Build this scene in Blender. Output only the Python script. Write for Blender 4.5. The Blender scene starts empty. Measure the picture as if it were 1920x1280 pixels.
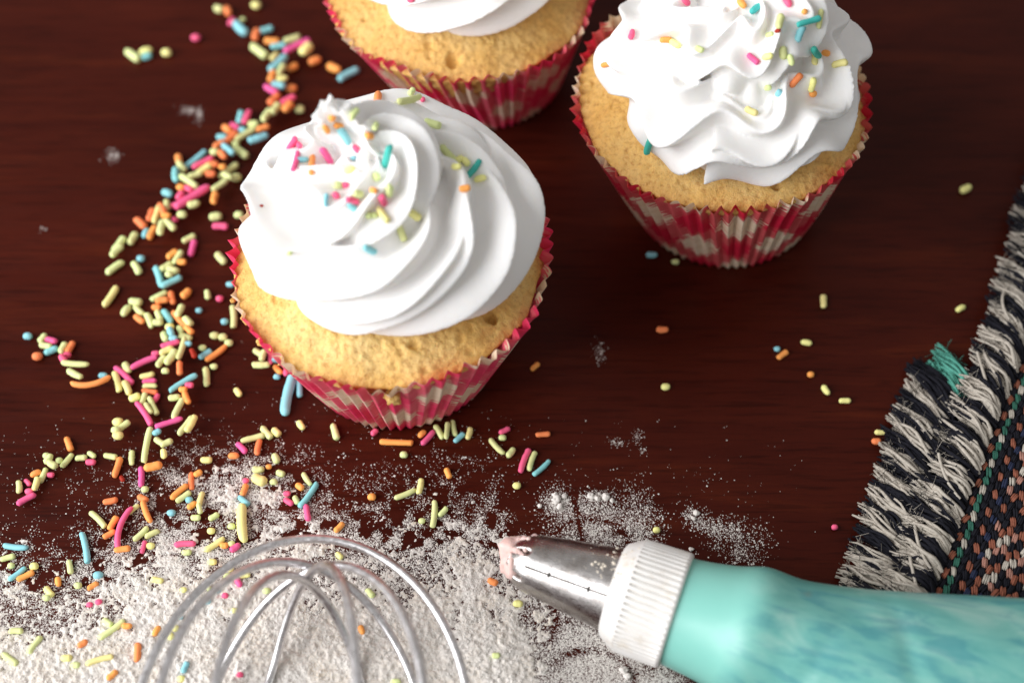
import bpy, math, random
import numpy as np
from mathutils import Vector, Matrix
from mathutils.bvhtree import BVHTree

sc = bpy.context.scene
S = 0.01                     # everything below is written in centimetres
rng = np.random.default_rng(7)
random.seed(7)
COL = sc.collection

# ------------------------------------------------------------------ camera
DEP, DIST, LENS = math.radians(57.0), 35.55, 50.0
CPOS = np.array([0.0, -math.cos(DEP), math.sin(DEP)]) * DIST
FW = -CPOS / DIST
RT = np.array([1.0, 0, 0])
UP = np.cross(RT, FW)
KPX = 1920 * LENS / 36.0
cam_d = bpy.data.cameras.new('camera')
cam_d.lens = LENS
cam_d.sensor_width = 36.0
cam_d.clip_start = 0.01
cam_d.clip_end = 20.0
cam_d.dof.use_dof = True
cam_d.dof.focus_distance = 32.4 * S
cam_d.dof.aperture_fstop = 7.2
cam = bpy.data.objects.new('camera', cam_d)
COL.objects.link(cam)
cam.location = Vector(CPOS * S)
cam.rotation_euler = (math.pi / 2 - DEP, 0, 0)
sc.camera = cam

# ------------------------------------------------------------------ light
world = bpy.data.worlds.new('World')
sc.world = world
world.use_nodes = True
bg = world.node_tree.nodes['Background']
bg.inputs['Color'].default_value = (1.0, 0.97, 0.95, 1)
bg.inputs['Strength'].default_value = 0.40

def area(name, loc, target, size, power, color):
    d = bpy.data.lights.new(name, 'AREA')
    d.shape = 'RECTANGLE'
    d.size, d.size_y = size[0] * S, size[1] * S
    d.energy = power
    d.color = color
    o = bpy.data.objects.new(name, d)
    COL.objects.link(o)
    o.location = Vector(loc) * S
    o.rotation_euler = (Vector(target) - Vector(loc)).to_track_quat('-Z', 'Y').to_euler()
    return o

area('window_light', (-62, -22, 38), (0, 0, 2), (72, 66), 10.8, (0.985, 0.985, 1.0))

sc.view_settings.view_transform = 'Standard'
sc.view_settings.look = 'None'
sc.view_settings.exposure = 0.0
sc.view_settings.gamma = 1.0
sc.render.engine = 'CYCLES'
sc.cycles.use_denoising = True
sc.cycles.max_bounces = 8

# ------------------------------------------------------------------ helpers
def proj(P):
    P = np.atleast_2d(np.asarray(P, float))
    d = P - CPOS
    z = d @ FW
    return np.stack([960 + KPX * (d @ RT) / z, 640 - KPX * (d @ UP) / z], 1)

def ray(px, py):
    d = FW + RT * (px - 960) / KPX + UP * (640 - py) / KPX
    return d / np.linalg.norm(d)

def at(px, py, z=0.0):
    """the point of height z (cm) that the photograph shows at this place"""
    d = ray(px, py)
    return CPOS + d * (z - CPOS[2]) / d[2]

def pxcm(P):
    return KPX / float((np.asarray(P) - CPOS) @ FW)

_tab = np.random.default_rng(99).random(65536)
def _h(i, j, k, s):
    n = i.astype(np.int64).astype(np.uint64) * np.uint64(0x9E3779B97F4A7C15)
    n = (n ^ (n >> np.uint64(29))) + j.astype(np.int64).astype(np.uint64) * np.uint64(0xBF58476D1CE4E5B9)
    n = (n ^ (n >> np.uint64(31))) + k.astype(np.int64).astype(np.uint64) * np.uint64(0x94D049BB133111EB) + np.uint64(s * 7919 + 13)
    n = (n ^ (n >> np.uint64(30))) * np.uint64(0xBF58476D1CE4E5B9)
    n = n ^ (n >> np.uint64(32))
    return _tab[(n & np.uint64(65535)).astype(np.int64)]

def noise3(x, y, z, s=0):
    x, y, z = np.broadcast_arrays(np.asarray(x, float), np.asarray(y, float), np.asarray(z, float))
    i, j, k = np.floor(x), np.floor(y), np.floor(z)
    u, v, w = x - i, y - j, z - k
    u, v, w = [t * t * (3 - 2 * t) for t in (u, v, w)]
    r = 0
    for a in (0, 1):
        for b in (0, 1):
            for c in (0, 1):
                r = r + _h(i + a, j + b, k + c, s) * (u if a else 1 - u) * (v if b else 1 - v) * (w if c else 1 - w)
    return r * 2 - 1

def fbm(x, y, z, s=0, o=3):
    r, a, f = 0, 1.0, 1.0
    for q in range(o):
        r = r + a * noise3(x * f, y * f, z * f, s + q)
        a *= 0.5
        f *= 2.03
    return r

def tagset(o, label=None, cat=None, group=None, kind=None):
    if label: o['label'] = label
    if cat: o['category'] = cat
    if group: o['group'] = group
    if kind: o['kind'] = kind
    return o

def empty(name, loc):
    o = bpy.data.objects.new(name, None)
    COL.objects.link(o)
    o.location = Vector(loc) * S
    o.empty_display_size = 0.01
    return o

def mkmesh(name, V, F, mats, smooth=True, mi=None, uv=None):
    me = bpy.data.meshes.new(name)
    V = np.asarray(V, float)
    me.from_pydata((V * S).tolist(), [], F.tolist() if isinstance(F, np.ndarray) else F)
    for m in (mats if isinstance(mats, (list, tuple)) else [mats]):
        me.materials.append(m)
    if smooth:
        me.polygons.foreach_set('use_smooth', np.ones(len(me.polygons), bool))
    if mi is not None:
        me.polygons.foreach_set('material_index', np.asarray(mi, np.int32))
    if uv is not None:
        l = me.uv_layers.new(name='UVMap')
        idx = np.empty(len(me.loops), np.int32)
        me.loops.foreach_get('vertex_index', idx)
        l.data.foreach_set('uv', np.asarray(uv, np.float32)[idx].ravel())
    me.update()
    return me

def obj(name, V, F, mats, parent=None, smooth=True, mi=None, uv=None):
    V = np.asarray(V, float)
    if parent is not None:
        V = V - np.array(parent.location) / S
    o = bpy.data.objects.new(name, mkmesh(name, V, F, mats, smooth, mi, uv))
    COL.objects.link(o)
    o.parent = parent
    return o

def grid_faces(nu, nv, wrap_u=False, wrap_v=False):
    """vertex index = u*nv+v"""
    uu = np.arange(nu if wrap_u else nu - 1)
    vv = np.arange(nv if wrap_v else nv - 1)
    U, Vv = np.meshgrid(uu, vv, indexing='ij')
    U2, V2 = (U + 1) % nu, (Vv + 1) % nv
    return np.stack([U * nv + Vv, U2 * nv + Vv, U2 * nv + V2, U * nv + V2], -1).reshape(-1, 4)

def tube(path, rad, k=8, cap=True):
    """round tube along a polyline, radius may vary"""
    P = np.asarray(path, float)
    n = len(P)
    rad = np.broadcast_to(np.asarray(rad, float), (n,))
    T = np.gradient(P, axis=0)
    T /= np.linalg.norm(T, axis=1)[:, None] + 1e-12
    ref = np.array([0, 0, 1.0]) if abs(T[0][2]) < 0.9 else np.array([1.0, 0, 0])
    N = np.empty_like(P)
    nrm = ref - T[0] * (ref @ T[0])
    for i in range(n):
        nrm = nrm - T[i] * (nrm @ T[i])
        nrm = nrm / (np.linalg.norm(nrm) + 1e-12)
        N[i] = nrm
    B = np.cross(T, N)
    a = np.linspace(0, 2 * np.pi, k, endpoint=False)
    V = P[:, None] + rad[:, None, None] * (np.cos(a)[None, :, None] * N[:, None] + np.sin(a)[None, :, None] * B[:, None])
    F = grid_faces(n, k, wrap_v=True).tolist()
    if cap:
        F.append(list(range(k))[::-1])
        F.append([(n - 1) * k + q for q in range(k)])
    return V.reshape(-1, 3), F

class Bag:
    """collects pieces for one joined mesh"""
    def __init__(self): self.V, self.F, self.M, self.n = [], [], [], 0
    def add(self, V, F, m=0):
        self.V.append(np.asarray(V, float))
        self.F += [[q + self.n for q in f] for f in F]
        self.M += [m] * len(F)
        self.n += len(V)
    def build(self, name, mats, parent=None, smooth=True):
        return obj(name, np.concatenate(self.V), self.F, mats, parent, smooth, self.M)

def poly_lerp(pts, t):
    """pts: list of points, t in 0..1 by arc length"""
    P = np.asarray(pts, float)
    d = np.r_[0, np.cumsum(np.linalg.norm(np.diff(P, axis=0), axis=1))]
    t = np.atleast_1d(t) * d[-1]
    return np.stack([np.interp(t, d, P[:, q]) for q in range(P.shape[1])], 1)

# ------------------------------------------------------------------ materials
def mat(name, color=(0.8, 0.8, 0.8), rough=0.5, metal=0.0, sss=0.0, sssr=(0.4, 0.3, 0.2), spec=0.5):
    m = bpy.data.materials.new(name)
    m.use_nodes = True
    b = m.node_tree.nodes['Principled BSDF']
    b.inputs['Base Color'].default_value = (*color, 1)
    b.inputs['Roughness'].default_value = rough
    b.inputs['Metallic'].default_value = metal
    b.inputs['Specular IOR Level'].default_value = spec
    if sss:
        b.inputs['Subsurface Weight'].default_value = sss
        b.inputs['Subsurface Radius'].default_value = sssr
        b.inputs['Subsurface Scale'].default_value = S * 0.5
    return m

class NT:
    def __init__(self, m):
        self.t = m.node_tree
        self.b = self.t.nodes['Principled BSDF']
    def n(self, typ, **kw):
        nd = self.t.nodes.new(typ)
        for k, v in kw.items(): setattr(nd, k, v)
        return nd
    def l(self, a, b): self.t.links.new(a, b)
    def coord(self, scale=(1, 1, 1), rot=(0, 0, 0), kind='Object'):
        tc = self.n('ShaderNodeTexCoord')
        mp = self.n('ShaderNodeMapping')
        mp.inputs['Scale'].default_value = [q / S for q in scale] if kind == 'Object' else scale
        mp.inputs['Rotation'].default_value = rot
        self.l(tc.outputs[kind], mp.inputs['Vector'])
        return mp.outputs['Vector']
    def noise(self, vec, scale, detail=3, rough=0.5, dist=0.0):
        nd = self.n('ShaderNodeTexNoise')
        nd.inputs['Scale'].default_value = scale
        nd.inputs['Detail'].default_value = detail
        nd.inputs['Roughness'].default_value = rough
        nd.inputs['Distortion'].default_value = dist
        self.l(vec, nd.inputs['Vector'])
        return nd.outputs['Fac']
    def ramp(self, fac, stops, interp='LINEAR'):
        r = self.n('ShaderNodeValToRGB')
        r.color_ramp.interpolation = interp
        e = r.color_ramp.elements
        while len(e) < len(stops): e.new(0.5)
        for q, (p, c) in enumerate(stops):
            e[q].position = p
            e[q].color = (*c, 1) if len(c) == 3 else c
        self.l(fac, r.inputs['Fac'])
        return r.outputs['Color']
    def math(self, op, a, b=None, c=None):
        nd = self.n('ShaderNodeMath', operation=op)
        for q, v in enumerate((a, b, c)):
            if v is None: continue
            if isinstance(v, (int, float)): nd.inputs[q].default_value = v
            else: self.l(v, nd.inputs[q])
        return nd.outputs[0]
    def mix(self, fac, a, b, mode='MIX'):
        nd = self.n('ShaderNodeMix', data_type='RGBA', blend_type=mode)
        for key, v in ((0, fac), (6, a), (7, b)):
            if isinstance(v, (int, float)): nd.inputs[key].default_value = v
            elif isinstance(v, tuple): nd.inputs[key].default_value = (*v, 1)
            else: self.l(v, nd.inputs[key])
        return nd.outputs[2]
    def bump(self, h, strength, dist):
        b = self.n('ShaderNodeBump')
        b.inputs['Strength'].default_value = strength
        b.inputs['Distance'].default_value = dist * S
        self.l(h, b.inputs['Height'])
        self.l(b.outputs['Normal'], self.b.inputs['Normal'])
    def base(self, c): self.l(c, self.b.inputs['Base Color'])
    def rough(self, c): self.l(c, self.b.inputs['Roughness'])

def grey(v): return (v, v, v)

# table wood
M_WOOD = mat('mahogany', rough=0.36, spec=0.09)
t = NT(M_WOOD)
g1 = t.noise(t.coord((0.14, 1.2, 1), (0, 0, 0.07)), 1.0, 6, 0.65, 0.6)
g2 = t.noise(t.coord((0.6, 8.5, 1), (0, 0, 0.07)), 1.0, 5, 0.65, 0.3)
g3 = t.noise(t.coord((0.12, 0.22, 1)), 1.0, 2)
c1 = t.ramp(g1, [(0.3, (0.040, 0.0052, 0.0027)), (0.55, (0.053, 0.0074, 0.0034)), (0.78, (0.082, 0.0130, 0.0042))])
c2 = t.ramp(g2, [(0.34, grey(0.48)), (0.50, grey(1.0))])
c3 = t.ramp(g3, [(0.3, grey(0.8)), (0.7, grey(1.2))])
t.base(t.mix(1.0, t.mix(0.75, c1, c2, 'MULTIPLY'), c3, 'MULTIPLY'))
t.rough(t.ramp(t.noise(t.coord((0.5, 3, 1)), 1.0, 4), [(0.3, grey(0.30)), (0.7, grey(0.46))]))
t.bump(g2, 0.05, 0.02)

# frosting
M_FROST = mat('whipped_frosting', (0.90, 0.888, 0.870), 0.48, sss=0.35, sssr=(1.0, 0.85, 0.7), spec=0.35)
M_FROST.node_tree.nodes['Principled BSDF'].inputs['Subsurface Scale'].default_value = S * 0.35
t = NT(M_FROST)
nb = t.noise(t.coord(), 7.0, 3)
nf = t.noise(t.coord(), 26.0, 2)
vo = t.n('ShaderNodeTexVoronoi')
vo.inputs['Scale'].default_value = 2.6
t.l(t.coord(), vo.inputs['Vector'])
pit = t.ramp(vo.outputs['Distance'], [(0.0, grey(0.0)), (0.07, grey(1.0))])
t.bump(t.math('ADD', t.math('MULTIPLY', t.math('ADD', nb, t.math('MULTIPLY', nf, 0.3)), 0.5), t.math('MULTIPLY', pit, 1.6)), 0.30, 0.04)

# cake
M_CAKE = mat('sponge_cake', rough=0.48, sss=0.12, sssr=(1.0, 0.6, 0.25), spec=0.5)
t = NT(M_CAKE)
v = t.coord()
n1 = t.noise(v, 0.9, 4, 0.6)
n2 = t.noise(v, 9.0, 4, 0.7)
n3 = t.noise(v, 32.0, 2, 0.6)
cc = t.ramp(t.math('ADD', n1, t.math('MULTIPLY', t.math('SUBTRACT', n3, 0.5), 0.5)), [(0.3, (0.73, 0.41, 0.095)), (0.5, (0.85, 0.56, 0.18)), (0.72, (0.93, 0.71, 0.31))])
pm = t.ramp(n2, [(0.30, (0.62, 0.42, 0.22)), (0.48, grey(1.0)), (0.72, (1.12, 1.10, 1.04))])
sx = t.n('ShaderNodeSeparateXYZ')
t.l(v, sx.inputs[0])
rad_ = t.math('SQRT', t.math('ADD', t.math('POWER', sx.outputs[0], 2.0), t.math('POWER', sx.outputs[1], 2.0)))
mr = t.n('ShaderNodeMapRange')
t.l(t.math('ADD', rad_, t.math('MULTIPLY', n1, 0.8)), mr.inputs['Value'])
mr.inputs['From Min'].default_value = 3.1
mr.inputs['From Max'].default_value = 4.1
cc = t.mix(t.math('MULTIPLY', mr.outputs[0], 0.55), cc, (0.66, 0.33, 0.07))     # baked browner towards the paper
t.base(t.mix(0.8, cc, pm, 'MULTIPLY'))
t.bump(t.math('ADD', n2, t.math('MULTIPLY', n3, 1.1)), 0.65, 0.05)

# wrapper paper: red and white gingham set on the bias
def paper(name, red, white, turns, rows, phase):
    m = mat(name, rough=0.5, spec=0.35)
    t = NT(m)
    uv = t.n('ShaderNodeUVMap')
    sx = t.n('ShaderNodeSeparateXYZ')
    t.l(uv.outputs[0], sx.inputs[0])
    nz = t.n('ShaderNodeTexNoise')
    nz.inputs['Scale'].default_value = 60
    t.l(uv.outputs[0], nz.inputs['Vector'])
    wob = t.math('MULTIPLY', t.math('SUBTRACT', nz.outputs['Fac'], 0.5), 0.55)
    u = t.math('ADD', t.math('MULTIPLY', sx.outputs[0], turns), phase)
    vv = t.math('MULTIPLY', sx.outputs[1], rows)
    def band(q):
        f = t.math('FRACT', t.math('ADD', t.math('ADD', q, wob), 50.0))
        return t.ramp(f, [(0.40, grey(0)), (0.52, grey(1)), (0.88, grey(1)), (1.0, grey(0))])
    a = band(t.math('ADD', u, vv))
    b = band(t.math('SUBTRACT', u, vv))
    s = t.math('MULTIPLY', t.math('ADD', a, b), 0.5)
    pink = tuple(0.86 * r + 0.14 * w for r, w in zip(red, white))
    col = t.ramp(s, [(0.0, white), (0.28, white), (0.38, pink), (0.62, pink), (0.72, red), (1.0, red)])
    gn = t.n('ShaderNodeTexNoise')
    gn.inputs['Scale'].default_value = 14
    gn.inputs['Detail'].default_value = 4
    t.l(uv.outputs[0], gn.inputs['Vector'])
    grease = t.ramp(gn.outputs['Fac'], [(0.35, (0.90, 0.84, 0.76)), (0.6, grey(1.0))])
    col = t.mix(0.8, col, grease, 'MULTIPLY')
    t.base(col)
    tr = t.n('ShaderNodeBsdfTranslucent')
    t.l(col, tr.inputs['Color'])
    mx = t.n('ShaderNodeMixShader')
    mx.inputs[0].default_value = 0.18
    t.l(t.b.outputs[0], mx.inputs[1])
    t.l(tr.outputs[0], mx.inputs[2])
    t.l(mx.outputs[0], t.t.nodes['Material Output'].inputs['Surface'])
    return m

RED, CREAM = (0.94, 0.055, 0.175), (0.97, 0.80, 0.62)
M_PAPER = [paper('gingham_paper', RED, CREAM, 10, 1.45, 0.1),
           paper('gingham_paper_dark', (0.72, 0.020, 0.065), CREAM, 9, 1.4, 0.37),
           paper('gingham_paper_bright', RED, CREAM, 10, 1.4, 0.65)]

# flour
M_FLOUR = mat('flour', (0.80, 0.755, 0.70), 0.9, spec=0.1)
t = NT(M_FLOUR)
nz = t.noise(t.coord(), 1.3, 4, 0.6)
t.base(t.ramp(nz, [(0.3, (0.66, 0.58, 0.48)), (0.62, (0.78, 0.745, 0.70))]))
M_FLOURG = mat('flour_grain', (0.78, 0.745, 0.70), 0.9, spec=0.1)

# steel
M_STEEL = mat('whisk_steel', (0.62, 0.61, 0.61), 0.23, metal=1.0)
t = NT(M_STEEL)
nz = t.noise(t.coord(), 5.0, 4, 0.7)
t.rough(t.ramp(nz, [(0.3, grey(0.24)), (0.7, grey(0.46))]))
t.base(t.ramp(t.noise(t.coord(), 9.0, 3), [(0.35, (0.62, 0.60, 0.60)), (0.65, (0.82, 0.81, 0.82))]))
dus = t.ramp(t.noise(t.coord(), 11.0, 5, 0.75), [(0.56, grey(1)), (0.66, grey(0.15))])
t.l(dus, t.b.inputs['Metallic'])
M_NOZ = mat('nozzle_steel', (0.52, 0.50, 0.49), 0.26, metal=1.0)
t = NT(M_NOZ)
nz = t.noise(t.coord((2, 9, 9)), 2.0, 4, 0.7)
t.rough(t.ramp(nz, [(0.3, grey(0.20)), (0.7, grey(0.36))]))
t.base(t.ramp(t.noise(t.coord(), 3.0, 4), [(0.35, (0.44, 0.41, 0.39)), (0.65, (0.60, 0.58, 0.57))]))
M_SEAM = mat('dark_seam_steel', (0.10, 0.095, 0.09), 0.5, metal=1.0)  # darker steel for the seam line and its weld marks
M_RING = mat('white_plastic', (0.80, 0.775, 0.73), 0.42, sss=0.1, sssr=(1, 0.9, 0.8))
t = NT(M_RING)
t.base(t.ramp(t.noise(t.coord(), 1.6, 5, 0.7), [(0.28, (0.70, 0.64, 0.55)), (0.45, (0.82, 0.80, 0.765)), (0.8, (0.85, 0.845, 0.82))]))
M_PINK = mat('pink_frosting', (0.86, 0.60, 0.55), 0.5, sss=0.2)
NT(M_PINK).bump(NT(M_PINK).noise(NT(M_PINK).coord(), 12, 3), 0.4, 0.04)
M_CRUST = mat('dried_frosting', (0.80, 0.72, 0.60), 0.8)
NT(M_CRUST).bump(NT(M_CRUST).noise(NT(M_CRUST).coord(), 20, 3), 0.5, 0.03)

# silicone bag with smears of coloured cream inside; local x runs along the bag
M_BAG = mat('mint_silicone', rough=0.33, sss=0.15, sssr=(0.6, 1.0, 0.9), spec=0.45)
t = NT(M_BAG)
tc = t.n('ShaderNodeTexCoord')
sx = t.n('ShaderNodeSeparateXYZ')
t.l(tc.outputs['Object'], sx.inputs[0])
along = t.math('MULTIPLY', sx.outputs[0], 1 / S)
v = t.coord((0.45, 1.5, 1.5), (0, 0, 0.12))
a = t.noise(v, 0.9, 5, 0.62, 0.6)
b2 = t.noise(t.coord((0.45, 1.5, 1.5), (0, 0, 0.2)), 1.0, 5, 0.62, 1.2)
mint = (0.25, 0.61, 0.53)
mid = t.ramp(a, [(0.30, (0.10, 0.36, 0.34)), (0.48, (0.17, 0.46, 0.41)), (0.66, (0.33, 0.58, 0.52))])
blue = t.ramp(b2, [(0.40, (0.035, 0.23, 0.30)), (0.52, (0.18, 0.50, 0.45))])
bm = t.ramp(b2, [(0.42, grey(1)), (0.54, grey(0))])
blot = t.mix(t.math('MULTIPLY', bm, 0.45), mid, blue)
# a brownish stain just past the shoulder
stn = t.ramp(t.math('ADD', t.math('ADD', t.math('ABSOLUTE', t.math('SUBTRACT', along, 3.2)), t.math('ABSOLUTE', t.math('SUBTRACT', t.math('MULTIPLY', sx.outputs[1], 1 / S), 0.75))), t.math('MULTIPLY', t.noise(t.coord(), 0.9, 4), 1.6)), [(0.8, grey(1)), (1.7, grey(0))])
blot = t.mix(t.math('MULTIPLY', stn, 0.45), blot, (0.22, 0.27, 0.17))
fade = t.ramp(t.math('ADD', along, t.math('MULTIPLY', t.noise(t.coord(), 0.8, 3), 0.9)), [(0.0, grey(0)), (1.0, grey(1))])
fd = t.n('ShaderNodeMapRange')
t.l(t.math('ADD', along, t.math('MULTIPLY', t.noise(t.coord(), 0.8, 3), 1.2)), fd.inputs['Value'])
fd.inputs['From Min'].default_value = 2.5
fd.inputs['From Max'].default_value = 3.4
t.base(t.mix(fd.outputs[0], mint, blot))
t.bump(t.noise(t.coord(), 3.0, 4), 0.12, 0.05)

# sprinkles
SPC = {'p': ('pink', (0.90, 0.13, 0.33)), 'o': ('orange', (0.98, 0.33, 0.10)), 'b': ('blue', (0.27, 0.65, 0.69)),
       'g': ('green', (0.74, 0.80, 0.36)), 'y': ('yellow', (0.92, 0.85, 0.34)), 't': ('teal', (0.06, 0.48, 0.42)),
       'r': ('dark red', (0.33, 0.006, 0.020))}
SPM = {}
for k, (nm, c) in SPC.items():
    m = mat('sprinkle_' + nm.replace(' ', '_'), c, 0.6, sss=0.0, spec=0.3)
    t = NT(m)
    oi = t.n('ShaderNodeObjectInfo')
    hsv = t.n('ShaderNodeHueSaturation')
    t.l(t.math('ADD', 0.93, t.math('MULTIPLY', oi.outputs['Random'], 0.14)), hsv.inputs['Value'])
    t.l(t.math('ADD', 0.485, t.math('MULTIPLY', oi.outputs['Random'], 0.03)), hsv.inputs['Hue'])
    nzc = t.noise(t.coord(), 30, 3, 0.6)
    hsv.inputs['Color'].default_value = (*c, 1)
    t.base(t.mix(0.5, hsv.outputs[0], t.ramp(nzc, [(0.3, grey(0.82)), (0.7, grey(1.1))]), 'MULTIPLY'))
    t.bump(nzc, 0.25, 0.01)
    SPM[k] = m

# yarns
def yarn(name, c, r=0.85):
    m = mat(name, c, r, spec=0.15)
    t = NT(m)
    t.base(t.mix(0.7, c, t.ramp(t.noise(t.coord(), 14, 3, 0.7), [(0.3, grey(0.6)), (0.7, grey(1.15))]), 'MULTIPLY'))
    return m
Y_CREAM = yarn('cream_yarn', (0.54, 0.49, 0.42))
Y_BLACK = yarn('black_yarn', (0.014, 0.014, 0.020))
Y_RUST = yarn('rust_yarn', (0.30, 0.105, 0.065))
Y_GREEN = yarn('green_yarn', (0.045, 0.16, 0.115))
Y_NAVY = yarn('navy_yarn', (0.028, 0.036, 0.075))
Y_PINK = yarn('salmon_yarn', (0.44, 0.22, 0.17))
Y_TEAL = yarn('teal_yarn', (0.12, 0.42, 0.33))
M_CLOTH = yarn('dark_cloth', (0.016, 0.014, 0.018))

# ------------------------------------------------------------------ the table
def slab(name, x0, x1, y0, y1, z0, z1, m):
    V = [(x, y, z) for z in (z0, z1) for y in (y0, y1) for x in (x0, x1)]
    F = [(0, 2, 3, 1), (4, 5, 7, 6), (0, 1, 5, 4), (2, 6, 7, 3), (0, 4, 6, 2), (1, 3, 7, 5)]
    return obj(name, V, F, m, smooth=False)
tagset(slab('table_top', -60, 60, -45, 60, -2.5, 0, M_WOOD), 'dark red mahogany table top under everything', 'table', kind='structure')

# ------------------------------------------------------------------ flour
def seg_d(px, py, x0, y0, x1, y1):
    dx, dy = x1 - x0, y1 - y0
    t = np.clip(((px - x0) * dx + (py - y0) * dy) / (dx * dx + dy * dy), 0, 1)
    return np.hypot(px - x0 - t * dx, py - y0 - t * dy)

EDGE = np.array([(-200, 1085), (0, 1085), (100, 1088), (200, 1068), (260, 1040), (320, 1000), (380, 1000), (440, 1000), (500, 985),
                 (560, 985), (620, 1000), (700, 1020), (800, 1000), (900, 1000), (950, 1020), (1000, 1085), (1030, 1120)], float)
def flour_amount(px, py, X, Y):
    """how thick the flour lies: >0.5 is a closed layer"""
    ye = np.interp(px, EDGE[:, 0], EDGE[:, 1])
    d = (py - ye) / 100.0
    # right border of the heap
    xr = np.interp(py, [1000, 1060, 1120, 1280, 1400], [940, 1000, 1028, 1012, 1000])
    d = np.minimum(d, (xr + 25 - px) / 45.0)
    a = np.clip(0.36 + 0.27 * d, 0, 1.05)
    # halo above the border on the left
    halo = np.exp(-((px - 430) / 130) ** 2 - ((py - 925) / 60) ** 2) * 0.56
    halo = np.maximum(halo, np.exp(-((px - 640) / 60) ** 2 - ((py - 960) / 28) ** 2) * 0.36)
    halo = np.maximum(halo, np.exp(-((px - 860) / 60) ** 2 - ((py - 985) / 30) ** 2) * 0.40)
    halo = np.maximum(halo, np.exp(-((px - 60) / 70) ** 2 - ((py - 1020) / 40) ** 2) * 0.24)
    a = np.maximum(a, halo)
    a = a - 0.5 * np.clip((px - xr - 10) / 40, 0, 1)
    return a

DX = 0.0185
gx = np.arange(-14.5, 2.6, DX)
gy = np.arange(-9.2, -2.0, DX)
GX, GY = np.meshgrid(gx, gy, indexing='ij')
PP = proj(np.stack([GX.ravel(), GY.ravel(), 0 * GX.ravel()], 1))
PX, PY = PP[:, 0].reshape(GX.shape), PP[:, 1].reshape(GX.shape)
AM = flour_amount(PX, PY, GX, GY)
clump = fbm(GX / 0.085, GY / 0.085, 0.3, 11, 3)
clump2 = fbm(GX / 0.30, GY / 0.30, 0.7, 41, 2)
broad = fbm(GX / 0.9, GY / 0.9, 0.1, 21, 2)
FH = (AM - 0.50) * 0.13 + clump * 0.038 + clump2 * 0.020 + broad * 0.026 * np.clip(AM * 1.6, 0, 1)
FH = np.where(AM < 0.02, -0.3, FH)
FH = np.where(FH > 0.16, 0.16 + (FH - 0.16) * 0.6, FH)
keep = FH > -0.02
nu, nv = GX.shape
F = grid_faces(nu, nv)
km = keep.ravel()
F = F[km[F].any(1)]
F = F[(FH.ravel()[F] > 0).any(1)]
used = np.unique(F)
remap = -np.ones(nu * nv, int)
remap[used] = np.arange(len(used))
jit = rng.normal(0, DX * 0.16, (len(used), 2))
V = np.stack([GX.ravel()[used] + jit[:, 0], GY.ravel()[used] + jit[:, 1], np.maximum(FH.ravel()[used], -0.03)], 1)
tagset(obj('flour_layer', V, remap[F], M_FLOUR), 'loose white flour spread under the wire whisk', 'flour', kind='stuff')

def flour_h(x, y):
    i = int(round((x - gx[0]) / DX)); j = int(round((y - gy[0]) / DX))
    if 2 <= i < nu - 2 and 2 <= j < nv - 2:
        return max(0.0, float(np.mean(FH[i - 2:i + 3, j - 2:j + 3])))
    return 0.0

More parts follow.
